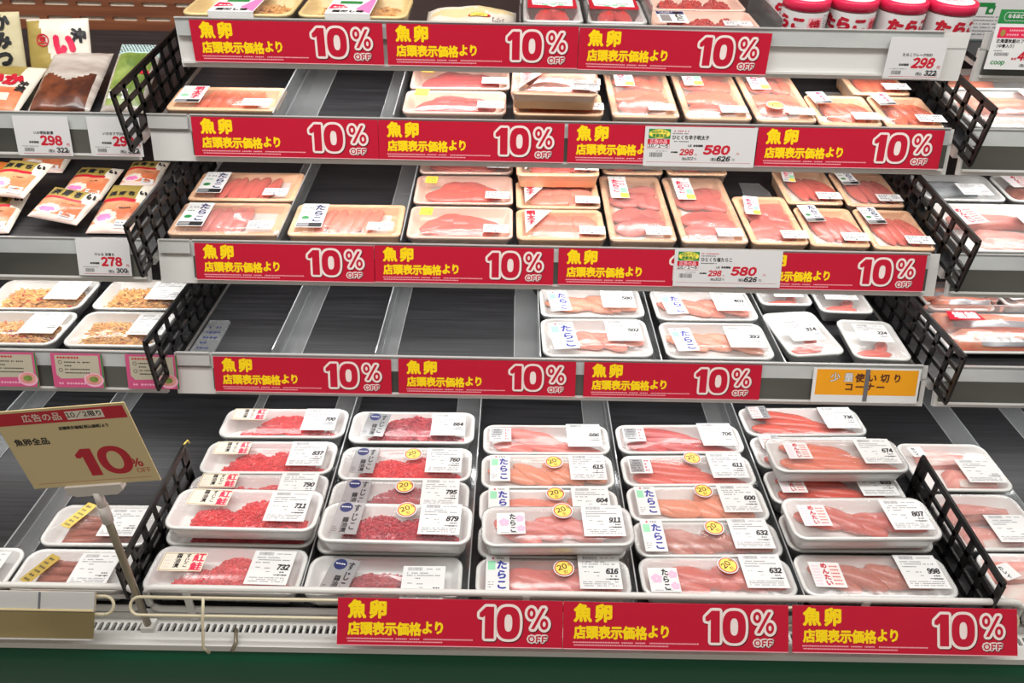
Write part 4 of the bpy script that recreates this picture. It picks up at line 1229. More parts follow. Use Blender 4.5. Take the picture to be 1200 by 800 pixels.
def lay_cut(w, d, rng):
    out = []
    for j in range(2):
        for i in range(3):
            out.append((-w * 0.16 + w * 0.21 * i, -d * 0.16 + d * 0.32 * j + rng.uniform(-0.003, 0.003), w * 0.34, 0.038, 0.0175 + rng.uniform(0, 0.0025), rng.uniform(-24, 24)))
    return out
def lay_pair(w, d, rng):
    j = lambda a: a + rng.uniform(-8, 8)
    return [(w * 0.10, d * 0.24, w * 0.74, 0.048, 0.0180, j(30)), (-w * 0.12, d * 0.13, w * 0.56, 0.044, 0.0175, j(-12)), (w * 0.20, d * 0.09, w * 0.56, 0.040, 0.0190, j(-40)), (w * 0.0, d * 0.17, w * 0.40, 0.036, 0.0200, j(8)),
            (-w * 0.10, -d * 0.12, w * 0.64, 0.046, 0.0180, j(14)), (w * 0.12, -d * 0.20, w * 0.66, 0.046, 0.0190, j(-18)), (-w * 0.10, -d * 0.28, w * 0.56, 0.042, 0.0175, j(6)), (w * 0.18, -d * 0.11, w * 0.42, 0.038, 0.0190, j(34))]
def lay_three(w, d, rng):
    return [(w * (-0.16 + 0.165 * i), d * (0.02 - 0.01 * i), d * 0.68, w * 0.245, 0.0185 + 0.001 * (i % 2), 106 + rng.uniform(-8, 8)) for i in range(4)]

STICKER_LOOK = {'tarako_blue': 'white sticker with blue brush letters', 'benizake': 'cream sticker with red letters', 'silver': 'silver sticker with a navy disc', 'grey_red': 'small grey and red sticker', 'pink_flower': 'white sticker with pink flowers', 'red_print': 'white sticker with red print', 'silver_red': 'small silver sticker', 'slant_blue': 'white sticker with blue letters and green spot', 'slant_red': 'white sticker with crimson letters', 'yellow_tab': 'yellow tab', 'triangle': 'white triangular label with red letters', 'candy': 'tall sticker with crimson letters and yellow corner', 'gold_tab': 'gold foil tab', 'green_square': 'small white sticker', 'bw_print': 'black and white printed sticker'}
PLACE_GROUP = {4: 'white foam trays on the bottom deck', 3: 'white foam trays on the shelf above the deck', 2: 'peach trays on the third shelf', 1: 'peach trays on the second shelf'}
def tray(row, x, d, W, D, rot, lvl, label, style='white', h=0.030, r=0.018, lay=None, roe_=None, stick=None, num=None, mini=None, dot=None, creased=False, seed=1, group=None, name='roe_tray', cat='tray', eggs_=None, pad=None, lift=None, tilt=0.0, mound=None):
    step = h + 0.0012
    base = SURF[row] + UP + (lvl - 1) * (step + 0.0066) if lift is None else lift
    M = SHELF(row, x, d, base, rot)
    if tilt: M = M @ Matrix.Rotation(rad(tilt), 4, 'X')
    root = link(name, tray_body(W, D, h, r, style), None, M)
    tag(root, label, cat, group or PLACE_GROUP.get(row))
    rng = random.Random(seed * 17 + 3)
    fz = max(0.0030, h - (0.0125 if style == 'peach' else 0.0140 if style == 'pink' else 0.0165)) + 0.0002
    hs = {'peach': 0.78, 'pink': 0.84}.get(style, 0.94)
    if pad:
        b = MB(); b.slab([(p[0], p[1]) for p in rrect(W * pad[0], D * pad[1], 0.004, 0, 3, W * pad[2], D * pad[3])], fz, fz + 0.0008, 0); b.build('absorbent_pad', ['pad_white'], root, I4)
        fz += 0.0009
    if lay: sacs(root, [(a, b_, c_, e_, f_ * hs, g_) for a, b_, c_, e_, f_, g_ in lay(W, D, rng)], roe_, fz, seed)
    if mound: mound(root, W, D, fz)
    if eggs_:
        b = MB(); e = eggs_
        clump(b, e[1] * W, e[2] * W, e[3] * D, e[4] * D, h - fz + 0.0030, seed, 0, 0.0023, e[5], e[6])
        o = b.build('salmon_roe', [e[0]], root); o.location = (0, 0, fz)
    put(film_mesh(W, D, h, r, seed % 4, creased), 'plastic_film', root, 0, 0, 0, label='clear wrapping film')
    top = h + 0.0062
    if stick:
        kind, u, v = stick[0], stick[1], stick[2]; rot_ = stick[3] if len(stick) > 3 else 0; sh_ = stick[4] if len(stick) > 4 else 0; sc_ = stick[5] if len(stick) > 5 else 1.0
        me, w_, d_ = sticker(kind)
        put(me, 'product_sticker', root, u * W, v * D, top, rot_, sc_, sc_, 1, sh_, STICKER_LOOK[kind])
    if num is not None:
        u, v, nn = num[0], num[1], num[2]; lw = num[3] if len(num) > 3 else 0.0540; ld = num[4] if len(num) > 4 else 0.0540; rr = num[5] if len(num) > 5 else 0
        put(weigh_label(nn, lw, ld), 'price_label', root, u * W, v * D, top + 0.0002, rr, label='white printed price label')
    if mini: put(mini_label(seed % 3), 'price_label', root, mini[0] * W, mini[1] * D, top, mini[2] if len(mini) > 2 else 0, label='small white price label')
    if dot: put(round_sticker(), 'discount_sticker', root, dot[0] * W, dot[1] * D, top + 0.0010, dot[2] if len(dot) > 2 else 0, label='round yellow discount sticker with red rim')
    return root
# ------------------------------------------------------------------ the bottom deck
def eg(m, lumps=None, x0=-0.36, x1=0.42, y0=-0.38, y1=0.38, n=440):
    return (m, x0, x1, y0, y1, n, lumps)
TWO = [(0.30, 0.30, 0.24), (0.62, 0.40, 0.24)]
ONE_L = [(0.52, 0.35, 0.36)]
WAVE = [(0.20, 0.25, 0.20), (0.58, 0.50, 0.22), (0.85, 0.20, 0.14)]
DW = 0.1985
def red_tray(x, d, D, rot, lvl, label, num, eggs_, stick, dot=None, creased=False, seed=1, **k):
    return tray(4, x, d, DW, D, rot, lvl, label, eggs_=eggs_, stick=stick, num=(0.155, -0.36, num), dot=dot, creased=creased, seed=seed, **k)
BK = ('benizake', -0.43, -0.02, 0, 0, 0.95)
red_tray(-0.362, 0.359, 0.0725, 1.0, 1, 'white tray of red salmon roe, back of the leftmost deck column', '700', eg('eggs_red', [(0.50, 0.35, 0.34)]), BK, seed=1)
red_tray(-0.364, 0.277, 0.0725, 1.0, 1, 'white tray of red salmon roe priced 837, second from back in the leftmost deck column', '837', eg('eggs_red', TWO), BK, seed=2)
red_tray(-0.362, 0.206, 0.0650, 1.2, 1, 'white tray with glare on its film, third from back in the leftmost deck column', '790', eg('eggs_red', TWO), BK, creased=True, seed=3)
red_tray(-0.360, 0.136, 0.0690, 0.0, 1, 'white tray of red salmon roe underneath the tray priced 711', '705', eg('eggs_red', ONE_L), BK, seed=4)
red_tray(-0.350, 0.132, 0.0740, -0.4, 2, 'white tray of red salmon roe priced 711, stacked on another in the leftmost deck column', '711', eg('eggs_red', WAVE), ('benizake', -0.40, 0.00, -2, 0, 0.98), seed=5)
red_tray(-0.360, 0.062, 0.0750, -1.0, 1, 'white tray of red salmon roe priced 732, front of the leftmost deck column', '732', eg('eggs_red', [(0.25, 0.2, 0.2), (0.52, 0.5, 0.22), (0.78, 0.45, 0.16)]), ('benizake', -0.43, -0.14, 1, 0, 1.0), creased=True, seed=6)
SK = ('silver', -0.40, -0.36, -7)
red_tray(-0.155, 0.354, 0.0780, 0.7, 1, 'white tray of dark red roe priced 664, back of the second deck column', '664', eg('eggs_dark', [(0.50, 0.35, 0.40)], y1=0.40), SK, seed=7)
red_tray(-0.155, 0.268, 0.0725, 0.5, 1, 'white tray of bright red roe priced 760 with yellow sticker, second deck column', '760', eg('eggs_red', TWO), ('silver', -0.41, -0.38, -3), dot=(0.05, 0.18, 8), seed=8)
red_tray(-0.155, 0.197, 0.0660, 0.6, 1, 'white tray with glare and yellow sticker priced 795, middle of the second deck column', '795', eg('eggs_dark', ONE_L), ('silver', -0.41, -0.40, -3), dot=(0.03, 0.22, -8), creased=True, seed=9)
red_tray(-0.155, 0.125, 0.0660, 0.0, 1, 'white tray underneath the tray priced 879 in the second deck column', '640', eg('eggs_dark', ONE_L), SK, seed=10)
red_tray(-0.146, 0.112, 0.0690, -0.5, 2, 'white tray of dark red roe priced 879, stacked on top in the second deck column', '879', eg('eggs_dark', [(0.30, 0.4, 0.24), (0.66, 0.35, 0.22)]), ('silver', -0.42, -0.38, -3), dot=(0.06, 0.24, 10), seed=11)
tray(4, -0.156, 0.055, DW, 0.0680, 0.6, 1, 'white tray of dark red roe without yellow sticker, front of the second deck column', eggs_=eg('eggs_dark', [(0.45, 0.2, 0.42)], x0=-0.30, x1=0.30, y1=0.18), stick=('silver', -0.40, -0.42, -12), num=(0.12, -0.62, None), creased=True, seed=12)

def cod(x, d, D, rot, lvl, label, num, roe_, stick, dot=None, creased=False, seed=1, lay=lay_diagonal, **k):
    return tray(4, x, d, DW, D, rot, lvl, label, lay=lay, roe_=roe_, stick=stick, num=(0.165, -0.36, num), dot=dot, creased=creased, seed=seed, **k)
TB = ('tarako_blue', -0.435, -0.40)
GR = ('grey_red', -0.450, -0.20)
cod(0.059, 0.330, 0.0700, 1.1, 1, 'white tray of long pink roe with grey sticker, back of the third deck column', '686', 'roe_rose', GR, seed=21, lay=lay_long)
cod(0.059, 0.257, 0.0725, 1.3, 1, 'white tray of cod roe, second from back in the third deck column', '615', 'roe_peach', TB, dot=(0.05, 0.16, 6), seed=22)
cod(0.059, 0.185, 0.0660, 1.3, 1, 'white tray of cod roe, third from back in the third deck column', '604', 'roe_salmon', TB, dot=(0.05, 0.25, -4), seed=23)
cod(0.060, 0.120, 0.0600, 0.5, 1, 'white tray hidden beneath the tray with the pink flower sticker priced 911', '620', 'roe_salmon', TB, seed=24)
cod(0.066, 0.112, 0.0690, 1.6, 2, 'white tray priced 911 with pink flower sticker, stacked on top in the third deck column', '911', 'roe_coral', ('pink_flower', -0.40, -0.30, 1, 0, 0.92), dot=(0.04, 0.28, 4), creased=True, seed=25)
cod(0.060, 0.058, 0.0620, 0.6, 1, 'white tray of cod roe priced 616, front of the third deck column', '616', 'roe_rose', ('tarako_blue', -0.435, -0.44), dot=(0.07, 0.15, 4), creased=True, seed=26)
cod(0.271, 0.337, 0.0690, 1.8, 1, 'white tray of long deep pink roe, back of the fourth deck column', '706', 'roe_deep', GR, seed=31, lay=lay_long)
cod(0.271, 0.264, 0.0670, 1.8, 1, 'white tray of plump roe with grey sticker, second from back in the fourth deck column', '611', 'roe_coral', GR, dot=(0.05, 0.28, 5), seed=32, lay=lay_long)
cod(0.272, 0.195, 0.0680, 1.8, 1, 'white tray of pale roe, middle of the fourth deck column', '600', 'roe_peach', ('tarako_blue', -0.445, -0.42), dot=(0.06, 0.26, -6), seed=33)
cod(0.272, 0.128, 0.0630, 1.2, 1, 'white tray priced 632 with blue lettered sticker, fourth deck column', '632', 'roe_brown', ('tarako_blue', -0.445, -0.44), dot=(0.06, 0.22, 24), creased=True, seed=34)
cod(0.272, 0.064, 0.0630, 0.8, 1, 'white tray priced 632 with pink flower sticker, front of the fourth deck column', '632', 'roe_coral', ('pink_flower', -0.455, -0.47, 0, 0, 0.95), dot=(0.08, 0.20, 22), creased=True, seed=35)
RP = ('red_print', -0.420, -0.26, 0, 0, 0.98)
cod(0.482, 0.386, 0.0720, 2.0, 1, 'white tray of orange red roe with silver sticker, back of the fifth deck column', '736', 'roe_brick', ('silver_red', -0.43, -0.02, 3), seed=41, lay=lay_long)
cod(0.482, 0.310, 0.0725, 1.5, 1, 'white tray mostly hidden behind a stacked tray, second from back in the fifth deck column', '698', 'roe_brick', ('silver_red', -0.43, 0.0, 3), seed=42, lay=lay_long)
cod(0.485, 0.262, 0.0740, 1.5, 2, 'white tray stacked on top with strong glare, fifth deck column, third from back', '674', 'roe_orange', ('red_print', -0.38, -0.22, 0, 0, 0.92), creased=True, seed=43, lay=lay_long)
cod(0.482, 0.233, 0.0690, 1.5, 1, 'white tray in shadow beneath the stacked glare tray in the fifth deck column', '655', 'roe_brick', RP, seed=44, lay=lay_long)
cod(0.480, 0.145, 0.0690, 1.0, 1, 'white tray beneath the tray priced 807 in the fifth deck column', '690', 'roe_brick', RP, seed=45, lay=lay_long)
cod(0.474, 0.135, 0.0760, 1.6, 2, 'white tray of shiny orange roe priced 807, stacked in the fifth deck column', '807', 'roe_brick', RP, creased=True, seed=46)
cod(0.478, 0.070, 0.0690, 0.5, 1, 'white tray of creased brown roe priced 998, front of the fifth deck column', '998', 'roe_brown', ('red_print', -0.43, -0.34, -2, 0, 1.05), creased=True, seed=47)

def flesh(specs, name='fish_slice'):
    def mound(root, W, D, fz):
        for i, (x0, x1, y0, y1, h, m, skin, a) in enumerate(specs):
            b = MB(); fillet(b, (x0 - x1) * W / 2, (x1 - x0) * W / 2, (y0 - y1) * D / 2, (y1 - y0) * D / 2, h, i * 3.1 + x0, 0, 1 if skin else None)
            o = b.build(name, [m, skin or m], root)
            o.matrix_basis = Matrix.Translation(((x0 + x1) / 2 * W, (y0 + y1) / 2 * D, fz)) @ Matrix.Rotation(rad(a), 4, 'Z')
    return mound
FISH = dict(name='fish_tray')
GD = 'white fish trays at the right side of the deck'
tray(4, 0.682, 0.283, 0.1400, 0.1050, 0.5, 1, 'white tray of two pink fish fillets, rearmost tray right of the deck lattice divider', mound=flesh([(-0.30, 0.22, 0.02, 0.40, 0.020, 'fish_pink', 'fish_pale', -8), (-0.12, 0.40, -0.40, 0.00, 0.020, 'fish_pink', 'fish_pale', -6)]), stick=('green_square', -0.40, 0.12, 8, 0, 0.75), num=(0.02, -0.40, None, 0.056, 0.050), seed=51, group=GD, **FISH)
tray(4, 0.676, 0.170, 0.1280, 0.1060, 1.0, 1, 'white tray of pink fish fillets with creased wrap, behind the right deck lattice divider', mound=flesh([(-0.38, 0.36, -0.02, 0.38, 0.020, 'fish_pink', 'fish_brown', -6), (-0.30, 0.30, -0.42, 0.02, 0.018, 'fish_pink', 'fish_pale', 4)]), num=(-0.05, -0.42, None, 0.056, 0.050), creased=True, seed=52, group=GD, **FISH)
tray(4, 0.690, 0.069, 0.1300, 0.0860, 0.5, 1, 'white tray of striped pink and white fish at the far lower right corner', mound=flesh([(-0.42, 0.42, 0.02, 0.42, 0.020, 'fish_pink', 'fish_pale', 0), (-0.42, 0.42, -0.42, -0.02, 0.020, 'fish_pale', None, 0)]), stick=('green_square', -0.36, -0.10, 20, 0, 0.8), seed=53, group=GD, **FISH)
GL = 'white trays of fish strips at the left side of the deck'
def strips(m):
    return flesh([(-0.34, 0.26, -0.40 + 0.16 * k, -0.16 + 0.16 * k, 0.014 + 0.001 * k, m, None, 3 - 2 * k) for k in range(4)], 'fish_strip')
tray(4, -0.552, 0.135, 0.1480, 0.0740, 0.8, 1, 'white tray of brown fish strips with gold tab, behind the stem of the cream board', mound=strips('fish_brown'), stick=('gold_tab', -0.36, -0.10, -24, 0, 0.9), num=(0.02, -0.36, None, 0.050, 0.050), seed=54, group=GL, **FISH)
tray(4, -0.553, 0.057, 0.1440, 0.0700, 0.5, 1, 'white tray of brown fish strips with gold tab, just behind the clear price rail', mound=strips('fish_brown'), stick=('gold_tab', -0.40, -0.30, -26, 0, 0.9), num=(0.02, -0.40, None, 0.050, 0.050), seed=55, group=GL, **FISH)
tray(4, -0.702, 0.057, 0.1440, 0.0700, 0.5, 1, 'white tray cut off by the left edge of the photo, behind the clear price rail', mound=strips('fish_brown'), num=(0.06, -0.40, None, 0.050, 0.050), seed=56, group=GL, **FISH)

# ------------------------------------------------------------------ shelf above the deck
def cod3(x, d, W, D, rot, label, num, seed, v=-0.30, sc=1.15, **k):
    return tray(3, x, d, W, D, rot, 1, label, h=0.026, lay=lay_diagonal, roe_='roe_peach' if seed % 2 else 'roe_salmon', stick=('tarako_blue', -0.40, -0.42, 5, 0, sc), num=(0.10, v, num, 0.0560, 0.0600), seed=seed, **k)
cod3(0.136, 0.179, 0.1740, 0.0980, 1.5, 'white tray of cod roe, left of the back pair on the shelf above the deck', '580', 61)
cod3(0.135, 0.071, 0.1720, 0.1080, 1.5, 'white tray of cod roe, left of the front pair on the shelf above the deck', '502', 62, sc=1.35, v=-0.20)
cod3(0.327, 0.177, 0.1700, 0.1020, 1.5, 'white tray of cod roe, right of the back pair above the deck', '401', 64)
cod3(0.325, 0.068, 0.1680, 0.1020, 0.5, 'white tray of cod roe, right of the front pair above the deck', '392', 65)
SM = 'small white trays above the orange card'
def small3(x, d, W, D, rot, label, num, seed, u, v, lw, ld, rr=0):
    return tray(3, x, d, W, D, rot, 1, label, h=0.026, r=0.015, lay=lambda w, dd, g: [(-w * 0.05, -dd * 0.26, w * 0.62, 0.020, 0.015, 4), (w * 0.16, -dd * 0.06, w * 0.40, 0.020, 0.013, 62)], roe_='roe_coral', num=(u, v, num, lw, ld, rr), seed=seed, group=SM)
small3(0.474, 0.215, 0.0900, 0.0680, 1.0, 'small white tray, back left of the four above the orange card', '354', 66, -0.22, -0.28, 0.050, 0.046)
small3(0.471, 0.094, 0.0900, 0.1260, 7.5, 'small white tray tilted sideways, front left of the four above the orange card', '314', 67, -0.33, -0.26, 0.054, 0.060)
small3(0.572, 0.208, 0.0900, 0.0980, -1.5, 'small white tray, back right of the four above the orange card', '314', 68, -0.34, -0.18, 0.056, 0.056)
small3(0.580, 0.079, 0.0880, 0.1120, -3.0, 'small white tray, front right of the four above the orange card', '224', 69, -0.30, -0.16, 0.052, 0.050)

# ------------------------------------------------------------------ third shelf: peach trays
PH = 0.024
PAD = (0.62, 0.78, 0.06, -0.02)
def rowtray(row, x, d, W, D, rot, label, roe_, seed, n=5, stick=('slant_blue', -0.435, -0.36, 0, 0, 1.20), mini=(0.20, -0.42), L=0.080, x1=0.22, creased=False):
    return tray(row, x, d, W, D, rot, 1, label, 'peach', PH, 0.010, lambda w, dd, g: lay_row(w, dd, g, n, 80, -0.20, x1, L), roe_, stick, mini=mini, seed=seed, pad=PAD, creased=creased)
rowtray(2, -0.447, 0.180, 0.1740, 0.0980, 1.0, 'peach tray of five roe sacs, back one at the left end, third shelf', 'roe_coral', 71)
rowtray(2, -0.444, 0.075, 0.1720, 0.0980, 1.0, 'peach tray of four roe sacs, front one at the left end, third shelf', 'roe_rose', 72, 4, x1=0.10, creased=True)
rowtray(2, -0.260, 0.077, 0.1740, 0.0960, 1.0, 'peach tray of pale roe sacs standing alone between two clear dividers, third shelf', 'roe_salmon', 73, 5)
def heaptray(row, x, d, W, D, rot, label, roe_, seed):
    return tray(row, x, d, W, D, rot, 1, label, 'pink', PH, 0.012, lay_heap, roe_, ('yellow_tab', -0.405, 0.10, -4), mini=(0.22, -0.42, -2), seed=seed, pad=(0.72, 0.70, 0, -0.04))
heaptray(2, -0.084, 0.293, 0.1640, 0.1020, 1.0, 'pink tray with yellow tab, rearmost of three in the third shelf middle column', 'roe_coral', 74)
heaptray(2, -0.083, 0.183, 0.1640, 0.0980, 1.0, 'pink tray with yellow tab, middle of three in the third shelf middle column', 'roe_coral', 75)
heaptray(2, -0.082, 0.077, 0.1640, 0.0960, 0.5, 'pink tray with yellow tab, front of three in the third shelf middle column', 'roe_coral', 76)
def tritray(row, x, d, W, D, rot, lvl, label, roe_, seed, creased=False, tilt=0.0):
    return tray(row, x, d, W, D, rot, lvl, label, 'peach', PH, 0.012, lay_cut, roe_, ('triangle', -0.40, -0.42, 0, 0, 1.02), mini=(0.20, -0.42, -2), seed=seed, pad=PAD, creased=creased, tilt=tilt)
tritray(2, 0.073, 0.227, 0.1380, 0.1000, 1.5, 2, 'peach tray with triangular label stacked highest in its column, third shelf', 'roe_coral', 77)
tritray(2, 0.074, 0.171, 0.1380, 0.0930, 1.0, 1, 'peach tray with triangular label half under the stacked tray, third shelf', 'roe_salmon', 78)
tritray(2, 0.075, 0.075, 0.1380, 0.0910, 1.0, 1, 'peach tray with triangular label at the front, third shelf', 'roe_salmon', 79)
def tall(row, x, d, W, D, rot, label, roe_, seed, st=('candy', -0.37, 0.08), mini=(0.04, -0.455), dot=None, creased=True, lay=lay_pair):
    return tray(row, x, d, W, D, rot, 1, label, 'peach', PH, 0.010, lay, roe_, st, mini=mini, dot=dot, seed=seed, pad=(0.70, 0.86, 0.03, -0.02), creased=creased)
tall(2, 0.201, 0.135, 0.1030, 0.2120, 0.5, 'long peach tray of two roe heaps, left of the front pair, third shelf', 'roe_rose', 81)
tall(2, 0.311, 0.134, 0.1030, 0.2120, 0.8, 'long peach tray of two roe heaps, right of the front pair, third shelf', 'roe_coral', 82)
tall(2, 0.209, 0.347, 0.1060, 0.1940, 1.0, 'long peach tray behind the left one of the front pair on the third shelf', 'roe_coral', 83, creased=False)
tall(2, 0.323, 0.349, 0.1060, 0.1940, 1.0, 'long peach tray behind the right one of the front pair on the third shelf', 'roe_coral', 84, creased=False)
tall(2, 0.4115, 0.102, 0.0880, 0.1480, 1.0, 'shorter peach tray of one roe heap, right of the long front pair, third shelf', 'roe_rose', 85, ('candy', -0.42, 0.04, -8, 0, 0.80), creased=False)
def endtray(row, x, d, W, D, rot, label, roe_, seed, st, creased=False, mini=(0.05, -0.44)):
    return tray(row, x, d, W, D, rot, 1, label, 'peach', PH, 0.009, lay_three, roe_, st, mini=mini, seed=seed, pad=(0.70, 0.80, 0.03, -0.03), creased=creased)
SB = ('slant_blue', -0.40, 0.02, 6, 0, 0.86)
endtray(2, 0.504, 0.213, 0.0930, 0.1180, -0.5, 'peach tray with yellow tipped sticker, back left of the right end four, third shelf', 'roe_coral', 86, ('candy', -0.42, 0.06, -6, 0, 0.70))
endtray(2, 0.604, 0.209, 0.0940, 0.1180, -0.5, 'peach tray in the back right corner of the third shelf beside the lattice divider', 'roe_rose', 87, SB)
endtray(2, 0.505, 0.083, 0.0910, 0.1160, -0.8, 'peach tray of pink roe sacs, front left of the right end four, third shelf', 'roe_rose', 88, SB)
endtray(2, 0.602, 0.079, 0.0930, 0.1200, -1.5, 'peach tray at the front right corner of the third shelf beside the lattice divider', 'roe_coral', 89, SB)

# ------------------------------------------------------------------ second shelf
SR = ('slant_red', -0.435, -0.36, 0, 0, 1.12)
rowtray(1, -0.433, 0.067, 0.1640, 0.0790, 0.5, 'peach tray of bright orange roe standing alone at the left end of the second shelf', 'roe_orange', 91, 5, SR, (0.18, -0.46), 0.066)
heaptray(1, -0.087, 0.156, 0.1560, 0.0790, 1.0, 'pink tray with yellow tab, back of two beside the clear divider on the second shelf', 'roe_deep', 92)
heaptray(1, -0.090, 0.070, 0.1540, 0.0770, 0.5, 'pink tray with yellow tab, front of two beside the clear divider on the second shelf', 'roe_deep', 93)
tritray(1, 0.058, 0.072, 0.1260, 0.0860, -1.5, 2, 'peach tray with glaring wrap stacked on top, second shelf middle', 'roe_orange', 94, True)
tritray(1, 0.065, 0.071, 0.1340, 0.0780, 0.5, 1, 'peach tray underneath the stacked one in the second shelf middle', 'roe_orange', 95)
tritray(1, 0.067, 0.161, 0.1320, 0.0830, 0.5, 1, 'peach tray hidden behind the stacked one in the second shelf middle', 'roe_orange', 96)
tall(1, 0.194, 0.136, 0.1000, 0.2120, 0.3, 'long peach tray with flowery sticker, leftmost of three on the second shelf', 'roe_orange', 97, ('candy', -0.37, -0.06))
tall(1, 0.302, 0.134, 0.0980, 0.2140, 0.0, 'long peach tray with flowery sticker, middle of three on the second shelf', 'roe_orange', 98, ('candy', -0.37, -0.02))
tall(1, 0.4015, 0.131, 0.0880, 0.2140, 0.3, 'long peach tray with a round yellow sticker, rightmost of three on the second shelf', 'roe_orange', 99, ('candy', -0.37, -0.05), dot=(-0.12, -0.32, 5))
SE = ('slant_red', -0.43, 0.06, 8, 0, 0.80)
endtray(1, 0.4945, 0.066, 0.0920, 0.1000, -0.5, 'peach tray of orange roe right of the three long trays, second shelf', 'roe_orange', 101, SE)
endtray(1, 0.588, 0.064, 0.0840, 0.1040, -1.0, 'peach tray of orange roe at the front right end of the second shelf', 'roe_orange', 102, SE)
endtray(1, 0.576, 0.169, 0.0900, 0.0920, 0.5, 'peach tray of orange roe at the back right end of the second shelf', 'roe_orange', 103, SE)

# ------------------------------------------------------------------ left bay, trays of yellow shreds
LG = 'white trays of yellow shreds'
def shredtray(x, d, W, D, rot, label, seed, u=0.10):
    def mound(root, W_, D_, fz):
        b = MB(); shred_heap(b, -W_ * 0.36, W_ * 0.36, -D_ * 0.38, D_ * 0.22, 0.019, seed, 0, 420, 1)
        o = b.build('shredded_food', ['shreds', 'ink_red'], root); o['kind'] = 'stuff'; o.location = (0, 0, fz)
    return tray(3, x, d, W, D, rot, 1, label, h=0.026, r=0.018, mound=mound, num=(u, -0.28, None, 0.0560, 0.0600), seed=seed, group=LG, name='food_tray')
shredtray(-0.797, 0.173, 0.1620, 0.1000, 1.0, 'white tray of yellow shreds, back left of the four in view', 111)
shredtray(-0.628, 0.178, 0.1400, 0.1000, 0.5, 'white tray of yellow shreds, back right beside the lattice divider', 112)
shredtray(-0.784, 0.069, 0.1580, 0.0960, 0.5, 'white tray of yellow shreds, front left at the edge of the photo', 113)
shredtray(-0.6195, 0.071, 0.1460, 0.1000, 0.5, 'white tray of yellow shreds, front right beside the lattice divider', 114, 0.14)
shredtray(-0.812, 0.277, 0.1580, 0.0860, 1.0, 'white tray of yellow shreds, rearmost, only its front edge in view', 115)

# ------------------------------------------------------------------ right bay, fish trays
RG = 'fish trays in the right bay'
tray(1, 0.768, 0.192, 0.1700, 0.0800, 0.5, 1, 'white tray of salmon pieces, back one on the second right bay shelf', h=0.024, r=0.012, mound=flesh([(-0.42, 0.10, -0.30, 0.36, 0.019, 'fish_salmon', None, -4)]), num=(0.0, -0.34, None, 0.070, 0.056), seed=121, group=RG, **FISH)
tray(1, 0.762, 0.082, 0.1720, 0.1240, 0.5, 1, 'white tray of salmon pieces, front one on the second right bay shelf', h=0.024, r=0.012, mound=flesh([(-0.36, 0.34, 0.02, 0.42, 0.019, 'fish_salmon', None, -4), (-0.30, 0.36, -0.42, 0.00, 0.016, 'fish_pale', None, 0)]), num=(0.16, 0.0, None, 0.052, 0.056), creased=True, seed=122, group=RG, **FISH)
tray(2, 0.765, 0.219, 0.1340, 0.0920, -0.5, 1, 'white tray of grey fish slice, back one beside the third right lattice divider', h=0.026, r=0.014, mound=flesh([(-0.40, 0.30, -0.20, 0.40, 0.018, 'fish_skin', None, 0)]), num=(-0.05, -0.42, None, 0.050, 0.040), seed=123, group=RG, **FISH)
tray(2, 0.893, 0.219, 0.1080, 0.0920, -0.3, 1, 'white tray with pink sticker at the right edge, third right bay shelf', h=0.026, r=0.014, mound=flesh([(-0.30, 0.36, -0.40, 0.30, 0.018, 'fish_brown', None, 0)]), stick=('red_print', -0.34, -0.10, 6, 0, 1.05), seed=124, group=RG, **FISH)
tray(2, 0.783, 0.089, 0.2000, 0.1460, 0.3, 1, 'large white tray of two pink fish slices, front of the third right bay shelf', h=0.026, r=0.014, mound=flesh([(-0.34, 0.34, 0.04, 0.36, 0.017, 'fish_pink', None, -4), (-0.26, 0.30, -0.34, 0.02, 0.018, 'fish_pink', 'fish_pale', -4)]), stick=('red_print', -0.36, -0.06, 14, 0, 1.3), num=(0.14, -0.18, None, 0.056, 0.060), seed=125, group=RG, **FISH)
def salmon_pack(x, d, W, D, rot, label, seed, creased, leaf, band):
    def mound(root, W_, D_, fz):
        flesh([(-0.46, 0.40, 0.00, 0.46, 0.024, 'fish_salmon', 'fish_skin', -5), (-0.36, 0.46, -0.46, 0.02, 0.026, 'fish_salmon', 'fish_skin', -3)], 'salmon_fillet')(root, W_, D_, fz)
        if leaf:
            b = MB(); rng = random.Random(4)
            for k in range(9):
                a = rng.uniform(0, 6.3); c = (W_ * 0.34 + 0.008 * math.cos(a), D_ * 0.30 + 0.006 * math.sin(a))
                b.slab(ell(c[0], c[1], 0.006, 0.0035, 8), 0.002 + 0.0012 * k, 0.0026 + 0.0012 * k, 0)
            o = b.build('garnish_leaf', ['leaf_green'], root); o.location = (0, 0, fz + 0.006)
    r = tray(3, x, d, W, D, rot, 1, label, h=0.012, r=0.012, mound=mound, creased=creased, seed=seed, group='wrapped salmon fillets in the right bay', name='salmon_pack', cat='fish pack')
    for ch in list(r.children):
        if ch.name.startswith('plastic_film'):
            bpy.data.objects.remove(ch)
    put(film_mesh(W, D, 0.030, 0.012, seed % 4, True), 'plastic_film', r, 0, 0, 0)
    if band:
        b = MB(); b.slab([(0, 0), (0.060, 0), (0.054, 0.026), (0.006, 0.026)], 0, 0.0004, 0)
        for i, ch in enumerate('塩鮭'): b.text(ch, 0.012 + 0.021 * i, 0.004, 0.0200, 1, 0.0006, 0.06)
        o = b.build('product_sticker', ['ink_red', 'label_white'], r); o.matrix_basis = Matrix.Translation((-W * 0.40, D * 0.02, 0.0345))
    return r
salmon_pack(0.790, 0.232, 0.1160, 0.0660, 1.0, 'wrapped red salmon fillets with a green garnish leaf, lowest right bay shelf', 126, True, True, False)
